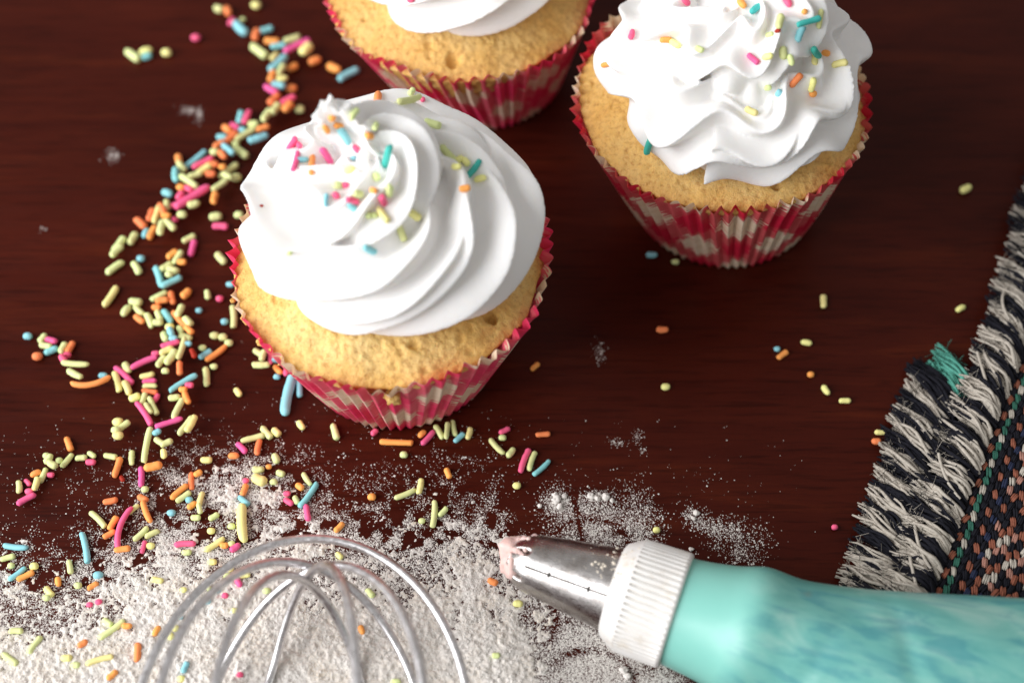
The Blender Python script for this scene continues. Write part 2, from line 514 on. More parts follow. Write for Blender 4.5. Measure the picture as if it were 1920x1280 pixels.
# loose grains: sampled by how thickly they lie in each place
def grain_density(px, py, X, Y):
    ye = np.interp(px, EDGE[:, 0], EDGE[:, 1])
    xr = np.interp(py, [1000, 1060, 1120, 1280, 1400], [940, 1000, 1028, 1012, 1000])
    d = py - ye
    a = 0.9 * np.exp(-np.abs(np.minimum(d, 0)) / 42.0) * np.clip((xr + 60 - px) / 70, 0, 1)
    a = np.where(px < 260, a * np.clip(0.55 + 0.5 * noise3(X / 0.8, Y / 0.8, 0, 3), 0.1, 1), a)
    a = np.maximum(a, 0.85 * np.exp(-((px - 430) / 150) ** 2 - ((py - 930) / 62) ** 2))
    clumpy = np.clip(0.45 + 1.3 * fbm(X / 0.24, Y / 0.24, 0.2, 61, 3), 0.0, 1.6)
    a = a * clumpy
    # faint far scatter
    far = 0.007 * np.exp(-((py - 930) / 90.0) ** 2) * np.clip((1560 - px) / 500, 0, 1)
    a = np.maximum(a, far)
    # dust under and beyond the nozzle
    film = 1.25 * np.exp(-((px - 1140) / 130) ** 6 - ((py - 1215) / 110) ** 6) * np.clip((px - xr + 40) / 60, 0, 1)
    film = np.maximum(film, 0.70 * np.exp(-((px - 1125) / 95) ** 4 - ((py - 985) / 48) ** 4))
    film = np.maximum(film, 0.95 * np.exp(-((px - 1047) / 22) ** 2 - ((py - 940) / 26) ** 2))
    film = np.maximum(film, 0.85 * np.exp(-((px - 1115) / 30) ** 2 - ((py - 932) / 12) ** 2))
    film = np.maximum(film, 0.55 * np.exp(-((px - 1385) / 38) ** 2 - ((py - 1015) / 30) ** 2))
    film = np.maximum(film, 0.40 * np.exp(-(seg_d(px, py, 1300, 965, 1400, 1030) / 16) ** 2))
    film = np.maximum(film, 0.22 * np.exp(-((px - 1185) / 34) ** 2 - ((py - 950) / 34) ** 2))
    fl = np.clip(0.70 + 0.7 * fbm(X / 0.5, Y / 0.5, 0.4, 81, 3), 0.25, 1.4)
    film = film * fl * 1.25
    # wiped lines: a straight stroke and the ring the nozzle printed
    wipe = np.exp(-(seg_d(px, py, 1076, 925, 1092, 1015) / 10) ** 2)
    ring = np.abs(np.hypot((px - 1105) / 1.0, (py - 1052) / 0.98) - 82)
    wipe = np.maximum(wipe, 0.85 * np.exp(-(ring / 7) ** 2) * (py < 1040))
    wipe = np.maximum(wipe, np.exp(-(seg_d(px, py, 1042, 1130, 1026, 1210) / 12) ** 2))
    ring2 = np.abs(np.hypot((px - 1105), (py - 1310)) - 92)
    wipe = np.maximum(wipe, 0.8 * np.exp(-(ring2 / 9) ** 2))
    film = film * (1 - 0.98 * wipe)
    a = np.maximum(a, film)
    # small smudges on the bare wood
    for (sx_, sy_, wx, wy, k) in ((358, 208, 14, 7, .30), (374, 217, 6, 9, .32), (212, 292, 9, 9, .35), (470, 106, 15, 8, .3), (1125, 660, 9, 14, .22), (1155, 830, 14, 6, .25), (1197, 818, 8, 10, .25), (1205, 845, 5, 5, .35), (80, 430, 8, 4, .10), (1140, 1005, 30, 12, .2)):
        a = np.maximum(a, k * np.exp(-((px - sx_) / wx) ** 2 - ((py - sy_) / wy) ** 2))
    return a

NB = 2600000
bx = rng.uniform(-14, 8, NB)
by = rng.uniform(-9, 9, NB)
pp = proj(np.stack([bx, by, 0 * bx], 1))
de = grain_density(pp[:, 0], pp[:, 1], bx, by)
am = flour_amount(pp[:, 0], pp[:, 1], bx, by)
ok = (rng.random(NB) < np.maximum(de, np.where(am > 0.42, 0.42, 0)) * 0.80) & (pp[:, 0] > -40) & (pp[:, 0] < 1700) & (pp[:, 1] < 1310) & (pp[:, 1] > -20)
bx, by = bx[ok], by[ok]
n = len(bx)
octV = np.array([(1, 0, -.5), (0, 1, -.5), (-1, 0, -.5), (0, -1, -.5), (0, 0, 0.9)], float)
octF = np.array([(0, 1, 4), (1, 2, 4), (2, 3, 4), (3, 0, 4)])
r = np.clip(rng.lognormal(math.log(0.0088), 0.45, n), 0.005, 0.04)
ang = rng.uniform(0, 6.28, n)
ca, sa = np.cos(ang), np.sin(ang)
R = np.zeros((n, 3, 3))
R[:, 0, 0], R[:, 0, 1], R[:, 1, 0], R[:, 1, 1], R[:, 2, 2] = ca, -sa, sa, ca, 0.9
V = np.einsum('nij,kj->nki', R, octV) * (r[:, None, None] * rng.uniform(0.7, 1.3, (n, 5, 1)))
gi = np.clip(np.round((bx - gx[0]) / DX).astype(int), 0, nu - 1)
gj = np.clip(np.round((by - gy[0]) / DX).astype(int), 0, nv - 1)
gz = np.where((by < gy[-1]) & (bx < gx[-1]), np.maximum(FH[gi, gj], 0), 0)
V += np.stack([bx, by, gz + r * 0.4], 1)[:, None]
Fg = (octF[None] + 5 * np.arange(n)[:, None, None]).reshape(-1, 3)
tagset(obj('flour_dust', V.reshape(-1, 3), Fg, M_FLOURG), 'fine white flour dust and specks scattered over the dark wood', 'flour', kind='stuff')
print('grains', n)

# a few bigger lumps of flour beyond the nozzle
lump_bits = Bag()
def lump(P, r, seed, flat=0.7, nu=10, nv=14):
    th = np.linspace(0.02, np.pi - 0.02, nu)
    ph = np.linspace(0, 2 * np.pi, nv, endpoint=False)
    T_, P_ = np.meshgrid(th, ph, indexing='ij')
    d = np.stack([np.sin(T_) * np.cos(P_), np.sin(T_) * np.sin(P_), np.cos(T_)], -1)
    rr = r * (1 + 0.45 * fbm(d[..., 0] * 1.7 + seed * 3.1, d[..., 1] * 1.7, d[..., 2] * 1.7, seed, 3))
    V = d * rr[..., None] * np.array([1, 1, flat]) + np.asarray(P)
    return V.reshape(-1, 3), grid_faces(nu, nv, wrap_v=True).tolist()
for q, (px, py, r_) in enumerate([(1043, 938, .11), (1050, 950, .08), (1040, 928, .06), (1058, 930, .06), (1108, 930, .09), (1120, 934, .07), (1136, 932, .085), (1147, 938, .05), (1306, 962, .07), (1300, 972, .05), (1170, 1256, .09), (1176, 1268, .08), (1296, 1030, .05), (1012, 948, .05)]):
    p = at(px, py, 0.03)
    lump_bits.add(*lump(p + [0, 0, r_ * 0.3], r_, q + 5))
tagset(lump_bits.build('flour_lumps', M_FLOURG), 'small lumps of flour lying around the steel nozzle', 'flour', kind='stuff')

# ------------------------------------------------------------------ cupcakes
FROST_BVH = {}
def remeshed(V, F, voxel, smooth_it):
    me = bpy.data.meshes.new('tmp')
    me.from_pydata(np.asarray(V).tolist(), [], F)
    o = bpy.data.objects.new('tmp', me)
    COL.objects.link(o)
    md = o.modifiers.new('r', 'REMESH')
    md.mode = 'VOXEL'
    md.voxel_size = voxel
    ms = o.modifiers.new('s', 'SMOOTH')
    ms.factor = 0.5
    ms.iterations = smooth_it
    dg = bpy.context.evaluated_depsgraph_get()
    ev = o.evaluated_get(dg)
    m2 = ev.to_mesh()
    co = np.empty(len(m2.vertices) * 3)
    m2.vertices.foreach_get('co', co)
    fs = [list(p.vertices) for p in m2.polygons]
    ev.to_mesh_clear()
    bpy.data.objects.remove(o)
    bpy.data.meshes.remove(me)
    return co.reshape(-1, 3), fs

def swirl(c, ctl, a0, turns, n, depth, p, twist, seed, wob=0.06, tip=None, direction=1, flat=0.9, ripple=0.0, ripn=9, skew=0.5, lean=(0, 0), soft=0.02):
    """star-tip piping laid in a rising spiral. ctl rows: t, path radius, height, rope radius"""
    ctl = np.array(ctl, float)
    M = int(260 * turns)
    t = np.linspace(0, 1, M)
    def sm(col):
        y = np.interp(t, ctl[:, 0], ctl[:, col])
        k = np.ones(41) / 41
        return np.convolve(np.pad(y, 20, mode='edge'), k, 'valid')
    rc, z, rs = sm(1), sm(2), sm(3)
    a = a0 + direction * t * turns * 2 * np.pi
    C = np.stack([c[0] + rc * np.cos(a) + lean[0] * t, c[1] + rc * np.sin(a) + lean[1] * t, c[2] + z], 1)
    if tip is not None:       # the pulled-off peak
        w = np.clip((t - 0.90) / 0.10, 0, 1) ** 1.6
        C = C * (1 - w[:, None]) + (np.array(tip)[None]) * w[:, None]
    Nn = np.stack([np.cos(a), np.sin(a), 0 * a], 1)
    B = np.array([0, 0, 1.0])
    tw = twist(t, a)
    K = n * 22
    psi = np.linspace(0, 2 * np.pi, K, endpoint=False)
    ph = psi[None] + tw[:, None]
    x_ = np.mod(n * ph / (2 * np.pi), 1.0)
    x_ = np.where(x_ < skew, 0.5 * x_ / skew, 0.5 + 0.5 * (x_ - skew) / (1 - skew))
    star = 1 - depth * (np.sqrt(np.sin(np.pi * x_) ** 2 + soft) - soft ** 0.5) ** p
    star = 1 - (1 - star) * (1 + 0.35 * noise3(a * 1.3, np.floor(n * ph / (2 * np.pi)).mean(1) * 0, seed, seed + 9))[:, None]
    rad = rs[:, None] * star
    rad = rad * (1 + ripple * np.sin(ripn * a + 2 * np.sin(a * 1.7 + seed))[:, None] * np.clip(0.3 + np.cos(psi)[None], 0, 1))
    V = C[:, None] + rad[..., None] * (np.cos(psi)[None, :, None] * Nn[:, None] + flat * np.sin(psi)[None, :, None] * B)
    X = V.reshape(-1, 3)
    for q in range(3):
        X[:, q] += wob * noise3(X[:, 0] * 0.8 + 7 * q, X[:, 1] * 0.8, X[:, 2] * 0.8, seed + q)
    F = grid_faces(M, K, wrap_v=True).tolist()
    F.append(list(range(K))[::-1])
    F.append([(M - 1) * K + q for q in range(K)])
    return X, F

def lathe(prof, k, c):
    prof = np.asarray(prof, float)
    a = np.linspace(0, 2 * np.pi, k, endpoint=False)
    V = np.stack([c[0] + prof[:, None, 0] * np.cos(a), c[1] + prof[:, None, 0] * np.sin(a), c[2] + prof[:, None, 1] + 0 * a], -1)
    F = grid_faces(len(prof), k, wrap_v=True).tolist()
    return V.reshape(-1, 3), F

def cupcake(x, y, label, papm, seed, shear=(0, 0), frost=None, pits=(), R=3.56, RB=2.29, H=3.6, cake_tint=None):
    root = empty('cupcake', (x, y, 0))
    tagset(root, label, 'cupcake', 'frosted cupcakes on the table')
    # pleated paper case
    n, per, nz = 62, 12, 26
    na = n * per
    a = np.linspace(0, 2 * np.pi, na, endpoint=False)
    v = np.linspace(0, 1, nz)
    A, Vv = np.meshgrid(a, v, indexing='ij')
    wa = A + 0.03 * noise3(np.cos(A) * 3, np.sin(A) * 3, Vv * 1.5, seed)
    tri = 2 / np.pi * np.arcsin(0.97 * np.sin(wa * n))
    amp = (0.055 + 0.055 * Vv ** 1.5) * (1 + 0.45 * noise3(np.cos(A) * 5, np.sin(A) * 5, Vv, seed + 1))
    prof = RB + (R - RB) * (Vv ** 0.92)
    rr = prof + amp * tri + 0.10 * noise3(np.cos(A) * 1.3, np.sin(A) * 1.3, Vv * 1.2, seed + 2) * Vv
    flare = np.clip((Vv - 0.86) / 0.14, 0, 1) ** 2
    rr = rr + flare * (0.04 + 0.07 * noise3(np.cos(A) * 6, np.sin(A) * 6, 0, seed + 3))
    hz = H * (1 + 0.035 * noise3(np.cos(A) * 4, np.sin(A) * 4, 0, seed + 4))
    zz = Vv * hz + flare * 0.11 * np.sin(wa * n * 0.5) ** 2
    X = x + rr * np.cos(A) + shear[0] * Vv
    Y = y + rr * np.sin(A) + shear[1] * Vv
    V = np.stack([X, Y, zz + 0.02], -1).reshape(-1, 3)
    F = grid_faces(na, nz, wrap_u=True).tolist()
    base = len(V)
    V = np.vstack([V, [[x, y, 0.03]]])
    F += [[i * nz, base, ((i + 1) % na) * nz] for i in range(na)]
    uv = np.vstack([np.stack([(A / (2 * np.pi)).ravel(), Vv.ravel()], 1), [[0, 0]]])
    obj('wrapper', V, F, papm, root, True, uv=uv)
    # sponge
    nr, nk = 112, 480
    aa = np.linspace(0, 2 * np.pi, nk, endpoint=False)
    q = np.linspace(0, 1, nr)
    Q, A = np.meshgrid(q, aa, indexing='ij')
    top = Q < 0.86
    rq = np.where(top, Q / 0.86, 1.0 - 0.24 * (Q - 0.86) / 0.14)
    RC = R - 0.07
    edge = 1 + 0.018 * noise3(np.cos(A) * 4, np.sin(A) * 4, 0, seed + 7)
    rad = RC * rq * edge
    zt = H - 0.16 + 1.0 * (1 - rq ** 2.6)
    zt = np.where(top, zt, H - 0.16 - 1.6 * (Q - 0.86) / 0.14)
    rim = np.exp(-((rq - 0.97) / 0.05) ** 2) * top
    zt = zt - 0.10 * rim * 0
    cx, cy = rad * np.cos(A), rad * np.sin(A)
    nzv = 0.045 * fbm(cx * 1.4, cy * 1.4, zt * 1.4, seed + 8, 3) + 0.030 * fbm(cx * 10, cy * 10, zt * 10, seed + 9, 3)
    cell = np.clip(noise3(cx * 4.2, cy * 4.2, zt * 4.2, seed + 10) - 0.52, 0, 1)
    nzv = nzv - 0.16 * cell
    for (pa, pr, w, dep) in pits:
        nzv = nzv - dep * np.exp(-(((cx - pr * np.cos(pa)) ** 2 + (cy - pr * np.sin(pa)) ** 2) / w ** 2) ** 2)
    zt = zt + nzv * np.clip((1.0 - Q) * 8, 0, 1)
    rj = 1 + 0.012 * fbm(cx * 5, cy * 5, zt * 5, seed + 12, 3) * (~top)
    V = np.stack([x + shear[0] + cx * rj, y + shear[1] + cy * rj, zt], -1).reshape(-1, 3)
    F = grid_faces(nr, nk, wrap_v=True).tolist()
    obj('cake', V, F, M_CAKE, root)
    # piped frosting
    Vf, Ff = frost((x + shear[0], y + shear[1], H + 0.68))
    fo = obj('frosting', Vf, Ff, M_FROST, root)
    FROST_BVH[root.name] = BVHTree.FromPolygons([tuple(p) for p in Vf], Ff)
    return root

def frost_front(c):
    c = (c[0] + 0.26, c[1] + 0.28, c[2])
    def tw(t, a):
        mid = np.exp(-((t - 0.58) / 0.14) ** 2)
        left = np.exp(2.2 * (np.cos(a - 3.0) - 1)) * np.exp(-(t / 0.5) ** 4)
        return -0.85 * a + 0.6 * np.sin(a - 2.6) * (1 - t) + 0.40 * mid * np.sin(6 * a + 1.0) + 0.32 * left * np.sin(7 * a + 0.4) - 2.5 * t ** 3
    V, F = swirl(c, [(0, 2.15, 0.58, 1.15), (0.06, 2.15, 0.60, 1.27), (0.36, 2.08, 0.72, 1.30), (0.46, 1.58, 1.15, 1.22), (0.55, 1.14, 1.55, 1.10), (0.70, 0.98, 1.80, 1.02), (0.78, 0.66, 2.35, 0.98), (0.91, 0.44, 2.80, 0.88), (0.97, 0.2, 3.1, 0.55), (1, 0.05, 3.3, 0.26)],
                 math.radians(246), 2.95, 6, 0.52, 0.95, tw, 3,
                 tip=(c[0] - 1.15, c[1] + 0.75, c[2] + 3.45), wob=0.16, skew=0.68, lean=(-0.62, 0.05), soft=0.015)
    b = Bag(); b.add(V, F)
    b.add(*lathe([(0.01, -0.3), (2.2, -0.3), (2.3, 0.85), (1.95, 1.25), (1.3, 1.8), (0.7, 2.2), (0.01, 2.4)], 40, (c[0] - 0.25, c[1], c[2])))
    V = np.concatenate(b.V)
    V[:, 1] = c[1] + (V[:, 1] - c[1]) * 0.91 - 0.20
    b.V = [V]
    return remeshed(np.concatenate(b.V), b.F, 0.031, 8)

def frost_right(c):
    c = (c[0] + 0.1, c[1] - 0.22, c[2])
    V, F = swirl(c, [(0, 2.02, 0.50, 1.20), (0.38, 1.94, 0.75, 1.24), (0.50, 1.46, 1.45, 1.18), (0.68, 1.05, 2.1, 1.1), (0.82, 0.75, 2.8, 1.0), (0.93, 0.3, 3.4, 0.72), (1, 0.0, 4.1, 0.14)],
                 math.radians(255), 2.9, 6, 0.50, 0.95, lambda t, a: -0.75 * a + 0.34 * np.sin(8 * a + 0.5), 23,
                 tip=(c[0] + 0.2, c[1] + 0.1, c[2] + 4.2), wob=0.16, ripple=0.07, ripn=8, skew=0.64, soft=0.02)
    b = Bag(); b.add(V, F)
    b.add(*lathe([(0.01, -0.3), (2.2, -0.3), (2.3, 0.8), (1.75, 1.6), (1.15, 2.3), (0.5, 2.9), (0.01, 3.2)], 40, c))
    return remeshed(np.concatenate(b.V), b.F, 0.033, 8)

def frost_back(c):
    c = (c[0] + 0.1, c[1] - 0.15, c[2])
    V, F = swirl(c, [(0, 1.75, 0.55, 1.20), (0.40, 1.75, 0.85, 1.22), (0.62, 1.20, 1.9, 1.1), (0.82, 0.65, 2.7, 0.95), (0.93, 0.2, 3.5, 0.6), (1, 0.0, 4.2, 0.12)],
                 math.radians(190), 2.7, 6, 0.48, 0.9, lambda t, a: -1.1 * a, 43,
                 tip=(c[0], c[1], c[2] + 4.3), wob=0.10, skew=0.68)
    b = Bag(); b.add(V, F)
    b.add(*lathe([(0.01, -0.3), (1.9, -0.3), (1.8, 0.9), (1.2, 2.0), (0.6, 2.7), (0.01, 3.0)], 40, c))
    return remeshed(np.concatenate(b.V), b.F, 0.05, 5)

CF = cupcake(-2.79, -0.22, 'sharp nearest cupcake with a smooth white swirl and many sprinkles, beside the sprinkle trail', M_PAPER[0], 3, (0, 0), frost_front,
             pits=((math.radians(-38), 2.95, 0.14, 0.35), (math.radians(-75), 2.75, 0.10, 0.12)), H=4.0)
CR = cupcake(5.62, 4.55, 'right cupcake with ruffled white frosting in a dark red paper case', M_PAPER[1], 13, (-0.5, 0.0), frost_right,
             pits=((math.radians(-70), 3.0, 0.12, 0.2),), H=3.95)
CB = cupcake(-0.9, 9.25, 'blurred back cupcake cut off by the top edge, bright pink paper case', M_PAPER[2], 33, (-0.45, -0.45), frost_back,
             pits=((math.radians(-92), 3.0, 0.16, 0.25),), H=3.8)

# crumbs caught on the front case's left edge
for q, (px, py, r_, z) in enumerate([(462, 598, .13, 3.4), (492, 638, .14, 3.3), (437, 563, .06, 3.5), (532, 678, .10, 3.3), (505, 655, .07, 3.4), (735, 742, .16, 3.45), (742, 752, .10, 3.3)]):
    V, F = lump(at(px, py, z), r_, q + 40, 0.9, 14, 20)
    o = obj('crumb', V, F, M_CAKE)
    names = ['pale cake crumb on the left paper edge of the front cupcake, second from the top', 'pale cake crumb on the lower left edge of the front case beside green balls', 'tiny topmost cake crumb on the left paper edge of the front cupcake', 'cake crumb on the front cupcake case, above the thick blue sprinkle', 'small cake crumb just below the crumb beside the green balls', 'largest cake crumb hanging over the front rim of the front cupcake case', 'small cake crumb under the crumb hanging over the front rim']
    tagset(o, names[q], 'crumb', 'cake crumbs on the front case')

# ------------------------------------------------------------------ whisk
apex = at(585, 1000, 2.0)
wk = empty('wire_whisk', (apex[0], apex[1] - 6.5, 0))
tagset(wk, 'steel balloon whisk with looped wires lying in the flour', 'whisk')
adir = np.array([0.035, -1.0, 0.02]); adir /= np.linalg.norm(adir)
wx = np.cross(adir, [0, 0, 1.0]); wx /= np.linalg.norm(wx)
wz = np.cross(wx, adir)
WL, WR, WWIRE = 12.5, 3.35, 0.094
for q, (dg, back, sc_) in enumerate([(4, 0.0, 1.0), (41, 0.70, 0.97), (-37, 0.85, 0.95), (67, 1.20, 0.95), (-65, 1.05, 0.96)]):
    L = WL - back
    h = np.linspace(0, 1, 60)
    s = L * (1 - np.cos(h * np.pi / 2)) ** 1.0
    s = L * h ** 1.7
    f = s / L
    wd = WR * sc_ * np.sqrt(np.clip(1 - (1 - f / 0.40) ** 2, 0, 1)) if False else None
    # balloon outline: round nose, widest at 0.4, then narrowing to the handle
    fw_ = np.where(f < 0.36, np.sqrt(np.clip(1 - (1 - f / 0.36) ** 2, 0, 1)), 0.16 + 0.84 * (0.5 + 0.5 * np.cos(np.pi * (f - 0.36) / 0.64)))
    wd = WR * sc_ * fw_
    ss = np.r_[s[::-1], s[1:]]
    ww = np.r_[wd[::-1], -wd[1:]]
    d = math.cos(math.radians(dg)) * wx + math.sin(math.radians(dg)) * wz
    off = 0.10 * (q - 2) * wz * np.exp(-(ss / 2.0) ** 2)[:, None]
    P = apex + adir * (ss + back)[:, None] + d * ww[:, None] + off
    P[:, 2] = np.maximum(P[:, 2], 0.13)
    k = np.ones(5) / 5
    Ps = P.copy()
    for c_ in range(3):
        Ps[2:-2, c_] = np.convolve(P[:, c_], k, 'valid')
    obj('wire_loop', *tube(Ps, WWIRE, 12), M_STEEL, wk)
hs = apex + adir * (WL - 0.6)
he = apex + adir * (WL + 9)
tt = np.linspace(0, 1, 30)
obj('handle', *tube(hs + (he - hs) * tt[:, None], 0.62 + 0.35 * np.sin(np.pi * np.clip(tt * 1.1, 0, 1)) * tt, 24), M_STEEL, wk)

# ------------------------------------------------------------------ piping bag
ringc = at(1206, 1124, 1.25)
tipc = at(958, 1042, 1.15)
ax = ringc - tipc
ax /= np.linalg.norm(ax)
yaw = math.atan2(ax[1], ax[0])
pb = bpy.data.objects.new('piping_bag', None)
COL.objects.link(pb)
pb.location = Vector((ringc[0], ringc[1], 0)) * S
tagset(pb, 'mint green piping bag with white ribbed collar and steel nozzle', 'piping bag')
ex = np.array([math.cos(yaw), math.sin(yaw), 0])
ey = np.array([-math.sin(yaw), math.cos(yaw), 0])
ez = np.array([0, 0, 1.0])
NL = float(np.linalg.norm((ringc - tipc)[:2]))   # tip to collar centre
O = np.array([ringc[0], ringc[1], 0])
def pbobj(name, Vloc, F, m, parent=None, smooth=True):
    """local x along the bag from the collar's centre"""
    Vloc = np.asarray(Vloc, float)
    o = bpy.data.objects.new(name, mkmesh(name, Vloc, F, m, smooth))
    COL.objects.link(o)
    o.parent = parent or pb
    if parent is None:
        o.rotation_euler = (0, 0, yaw)
    return o
ZC = 1.27
def loft(st, k=96, mod=None, cap0=False, cap1=True):
    """st rows: x, half width, half height, centre z, centre y"""
    st = np.asarray(st, float)
    a = np.linspace(0, 2 * np.pi, k, endpoint=False)
    V = np.stack([st[:, 0, None] + 0 * a, st[:, 4, None] + st[:, 1, None] * np.cos(a), st[:, 3, None] + st[:, 2, None] * np.sin(a)], -1)
    if mod is not None: V = mod(V, a)
    F = grid_faces(len(st), k, wrap_v=True).tolist()
    if cap0: F.append(list(range(k))[::-1])
    if cap1: F.append([(len(st) - 1) * k + q for q in range(k)])
    return V.reshape(-1, 3), F
# nozzle: cone with teeth that close in at the mouth
xs = np.r_[np.linspace(-0.62, -NL + 0.75, 14), np.linspace(-NL + 0.72, -NL, 16)]
k = 144
a = np.linspace(0, 2 * np.pi, k, endpoint=False)
def cone_r(x):
    f = np.clip((-0.62 - x) / (NL - 0.62), 0, 1)
    return 0.93 - 0.36 * f - 0.20 * np.clip((f - 0.78) / 0.22, 0, 1) ** 2
def tooth(V, a):
    X = V[..., 0]
    f = np.clip((-0.62 - X) / (NL - 0.62), 0, 1)
    w = np.clip((f - 0.80) / 0.20, 0, 1)
    cyc = np.abs(np.sin(3.0 * (a[None] + 0.45)))           # six teeth
    cut = np.clip((0.42 - cyc) / 0.42, 0, 1)
    V[..., 0] = X + w * cut * 0.42                         # notch runs back along the nozzle
    sh = 1 - 0.10 * w * np.clip(cut * 1.5, 0, 1)
    cy, cz = 0.0, np.interp(X, [-NL, 0], [1.15, ZC])
    V[..., 1] = cy + (V[..., 1] - cy) * sh
    V[..., 2] = cz + (V[..., 2] - cz) * sh
    return V
st = [(x, cone_r(x), cone_r(x), np.interp(x, [-NL, 0], [1.15, ZC]), 0) for x in xs]
Vn, Fn = loft(st, k, tooth, cap1=False)
# inner wall, so that the steel has thickness at the mouth
st2 = [(x, cone_r(x) - 0.045, cone_r(x) - 0.045, np.interp(x, [-NL, 0], [1.15, ZC]), 0) for x in xs[::-1]]
Vi, Fi = loft(st2, k, tooth, cap1=False)
nb_ = len(Vn)
Fj = [[(len(xs) - 1) * k + q, (len(xs) - 1) * k + (q + 1) % k, nb_ + (q + 1) % k, nb_ + q] for q in range(k)]
noz = pbobj('nozzle', np.vstack([Vn, Vi]), Fn + [[i + nb_ for i in f] for f in Fi] + Fj, M_NOZ)
sa = 2.05
def on_cone(x, ang, lift=0.0):
    r_ = cone_r(x) + lift
    return np.array([x, r_ * math.cos(ang), np.interp(x, [-NL, 0], [1.15, ZC]) + r_ * math.sin(ang)])
sp = [on_cone(x, 2.15, 0.004) for x in np.linspace(-0.64, -NL + 0.45, 30)]
pbobj('seam', *tube(sp, 0.022, 6), M_SEAM, noz)
for fx in (0.25, 0.72):
    x = -0.62 - fx * (NL - 1.1)
    pbobj('weld_mark', *tube([on_cone(x, 2.15 - 0.07, 0.0), on_cone(x - 0.03, 2.15, 0.014), on_cone(x, 2.15 + 0.07, 0.0)], 0.028, 6), M_SEAM, noz)
Vp, Fp = lump((-NL + 0.22, 0, 1.15), 0.40, 3, 1.0, 24, 40)
pf = pbobj('frosting_plug', Vp, Fp, M_PINK)
b = Bag()
for q in range(26):
    cen = (0.45 + np.pi / 3 * rng.integers(1, 4)) * -1 + np.pi + rng.normal(0, 0.13)
    xx = -NL + rng.uniform(0.0, 0.42)
    b.add(*lump(on_cone(xx, cen, -0.035), rng.uniform(0.035, 0.075), q + 70, 0.55, 8, 12))
for q in range(12):
    xx = -NL + 0.02 + 0.025 * q
    b.add(*lump(on_cone(xx, 0.95 + rng.normal(0, .05), 0.0), rng.uniform(0.03, 0.06), q + 170, 0.6, 8, 12))
pbobj('frosting_smear', np.concatenate(b.V), b.F, M_PINK, pf)
b = Bag()
for q in range(16):
    xx = -0.66 - abs(rng.normal(0, 0.16)); an = rng.normal(1.25, 0.35)
    b.add(*lump(on_cone(xx, an, 0.0), rng.uniform(0.01, 0.034), q + 90, 0.5, 9, 12))
for q in range(14):
    xx = -1.02 + rng.normal(0, 0.10); an = 1.45 + rng.normal(0, 0.15)
    b.add(*lump(on_cone(xx, an, 0.0), rng.uniform(0.012, 0.038), q + 120, 0.5, 9, 12))
for q in range(30):
    xx = -0.62 - rng.uniform(0.1, NL - .8); an = rng.uniform(0.3, 2.6)
    b.add(*lump(on_cone(xx, an, 0.0), rng.uniform(0.006, 0.016), q + 150, 0.6, 5, 7))
pbobj('crust', np.concatenate(b.V), b.F, M_CRUST, noz)
# collar: smooth chamfer, then ribs
def ribs(V, a):
    X = V[..., 0]
    on = ((X > -0.30) & (X < 0.66)).astype(float)
    rib = np.clip(np.abs(np.sin(28 * a))[None] * 1.8 - 0.4, 0, 1)
    d = 1 - on * (1 - rib) * 0.05
    V[..., 1] *= d
    V[..., 2] = ZC + (V[..., 2] - ZC) * d
    return V
RR = 1.24
cst = [(-0.66, 0.80, .80), (-0.70, 0.92, .92), (-0.66, 1.02, 1.02), (-0.42, 1.17, 1.17), (-0.33, 1.215, 1.215), (-0.315, 1.23, 1.23), (-0.295, RR, RR), (-0.1, RR + .01, RR + .01), (0.3, RR + .02, RR + .02), (0.64, RR + .03, RR + .03), (0.67, RR + .03, RR + .03), (0.73, RR + .01, RR + .01), (0.75, RR - .03, RR - .03), (0.75, 1.0, 1.0)]
ring = pbobj('collar', *loft([(x, w, h_, ZC, 0) for x, w, h_ in cst], 720, ribs, cap1=False), M_RING)
b = Bag()
for q in range(26):
    an = rng.normal(1.75, 0.45); xx = rng.uniform(-0.66, -0.36)
    r0 = np.interp(xx, [-0.70, -0.66, -0.42, -0.33], [0.92, 1.02, 1.17, 1.215])
    b.add(*lump((xx, r0 * math.cos(an), ZC + r0 * math.sin(an)), rng.uniform(0.010, 0.030), q + 200, 0.5, 9, 12))
pbobj('crust', np.concatenate(b.V), b.F, M_CRUST, ring)
# bag body
bst = np.array([(0.62, 1.16, 1.16, ZC, 0), (0.80, 1.17, 1.17, ZC, 0), (1.2, 1.21, 1.22, ZC + .02, 0), (1.8, 1.31, 1.32, 1.33, 0), (2.15, 1.42, 1.40, 1.40, 0), (2.35, 1.47, 1.43, 1.42, 0), (2.6, 1.45, 1.40, 1.40, 0), (3.1, 1.46, 1.36, 1.37, 0),
                (4, 1.68, 1.38, 1.40, -0.02), (5.5, 2.12, 1.48, 1.50, -0.05), (7.5, 2.72, 1.62, 1.64, -0.1), (10, 3.4, 1.75, 1.77, -0.1), (14, 4.2, 1.8, 1.82, 0), (18, 4.6, 1.5, 1.52, 0), (21, 4.7, 0.9, .92, 0)], float)
xq = np.linspace(0.62, 21, 170)
bq = np.stack([xq] + [np.interp(xq, bst[:, 0], bst[:, c_]) for c_ in range(1, 5)], 1)
ker = np.array([1, 2, 3, 2, 1]) / 9
for c_ in range(1, 5):
    bq[2:-2, c_] = np.convolve(bq[:, c_], ker, 'valid')
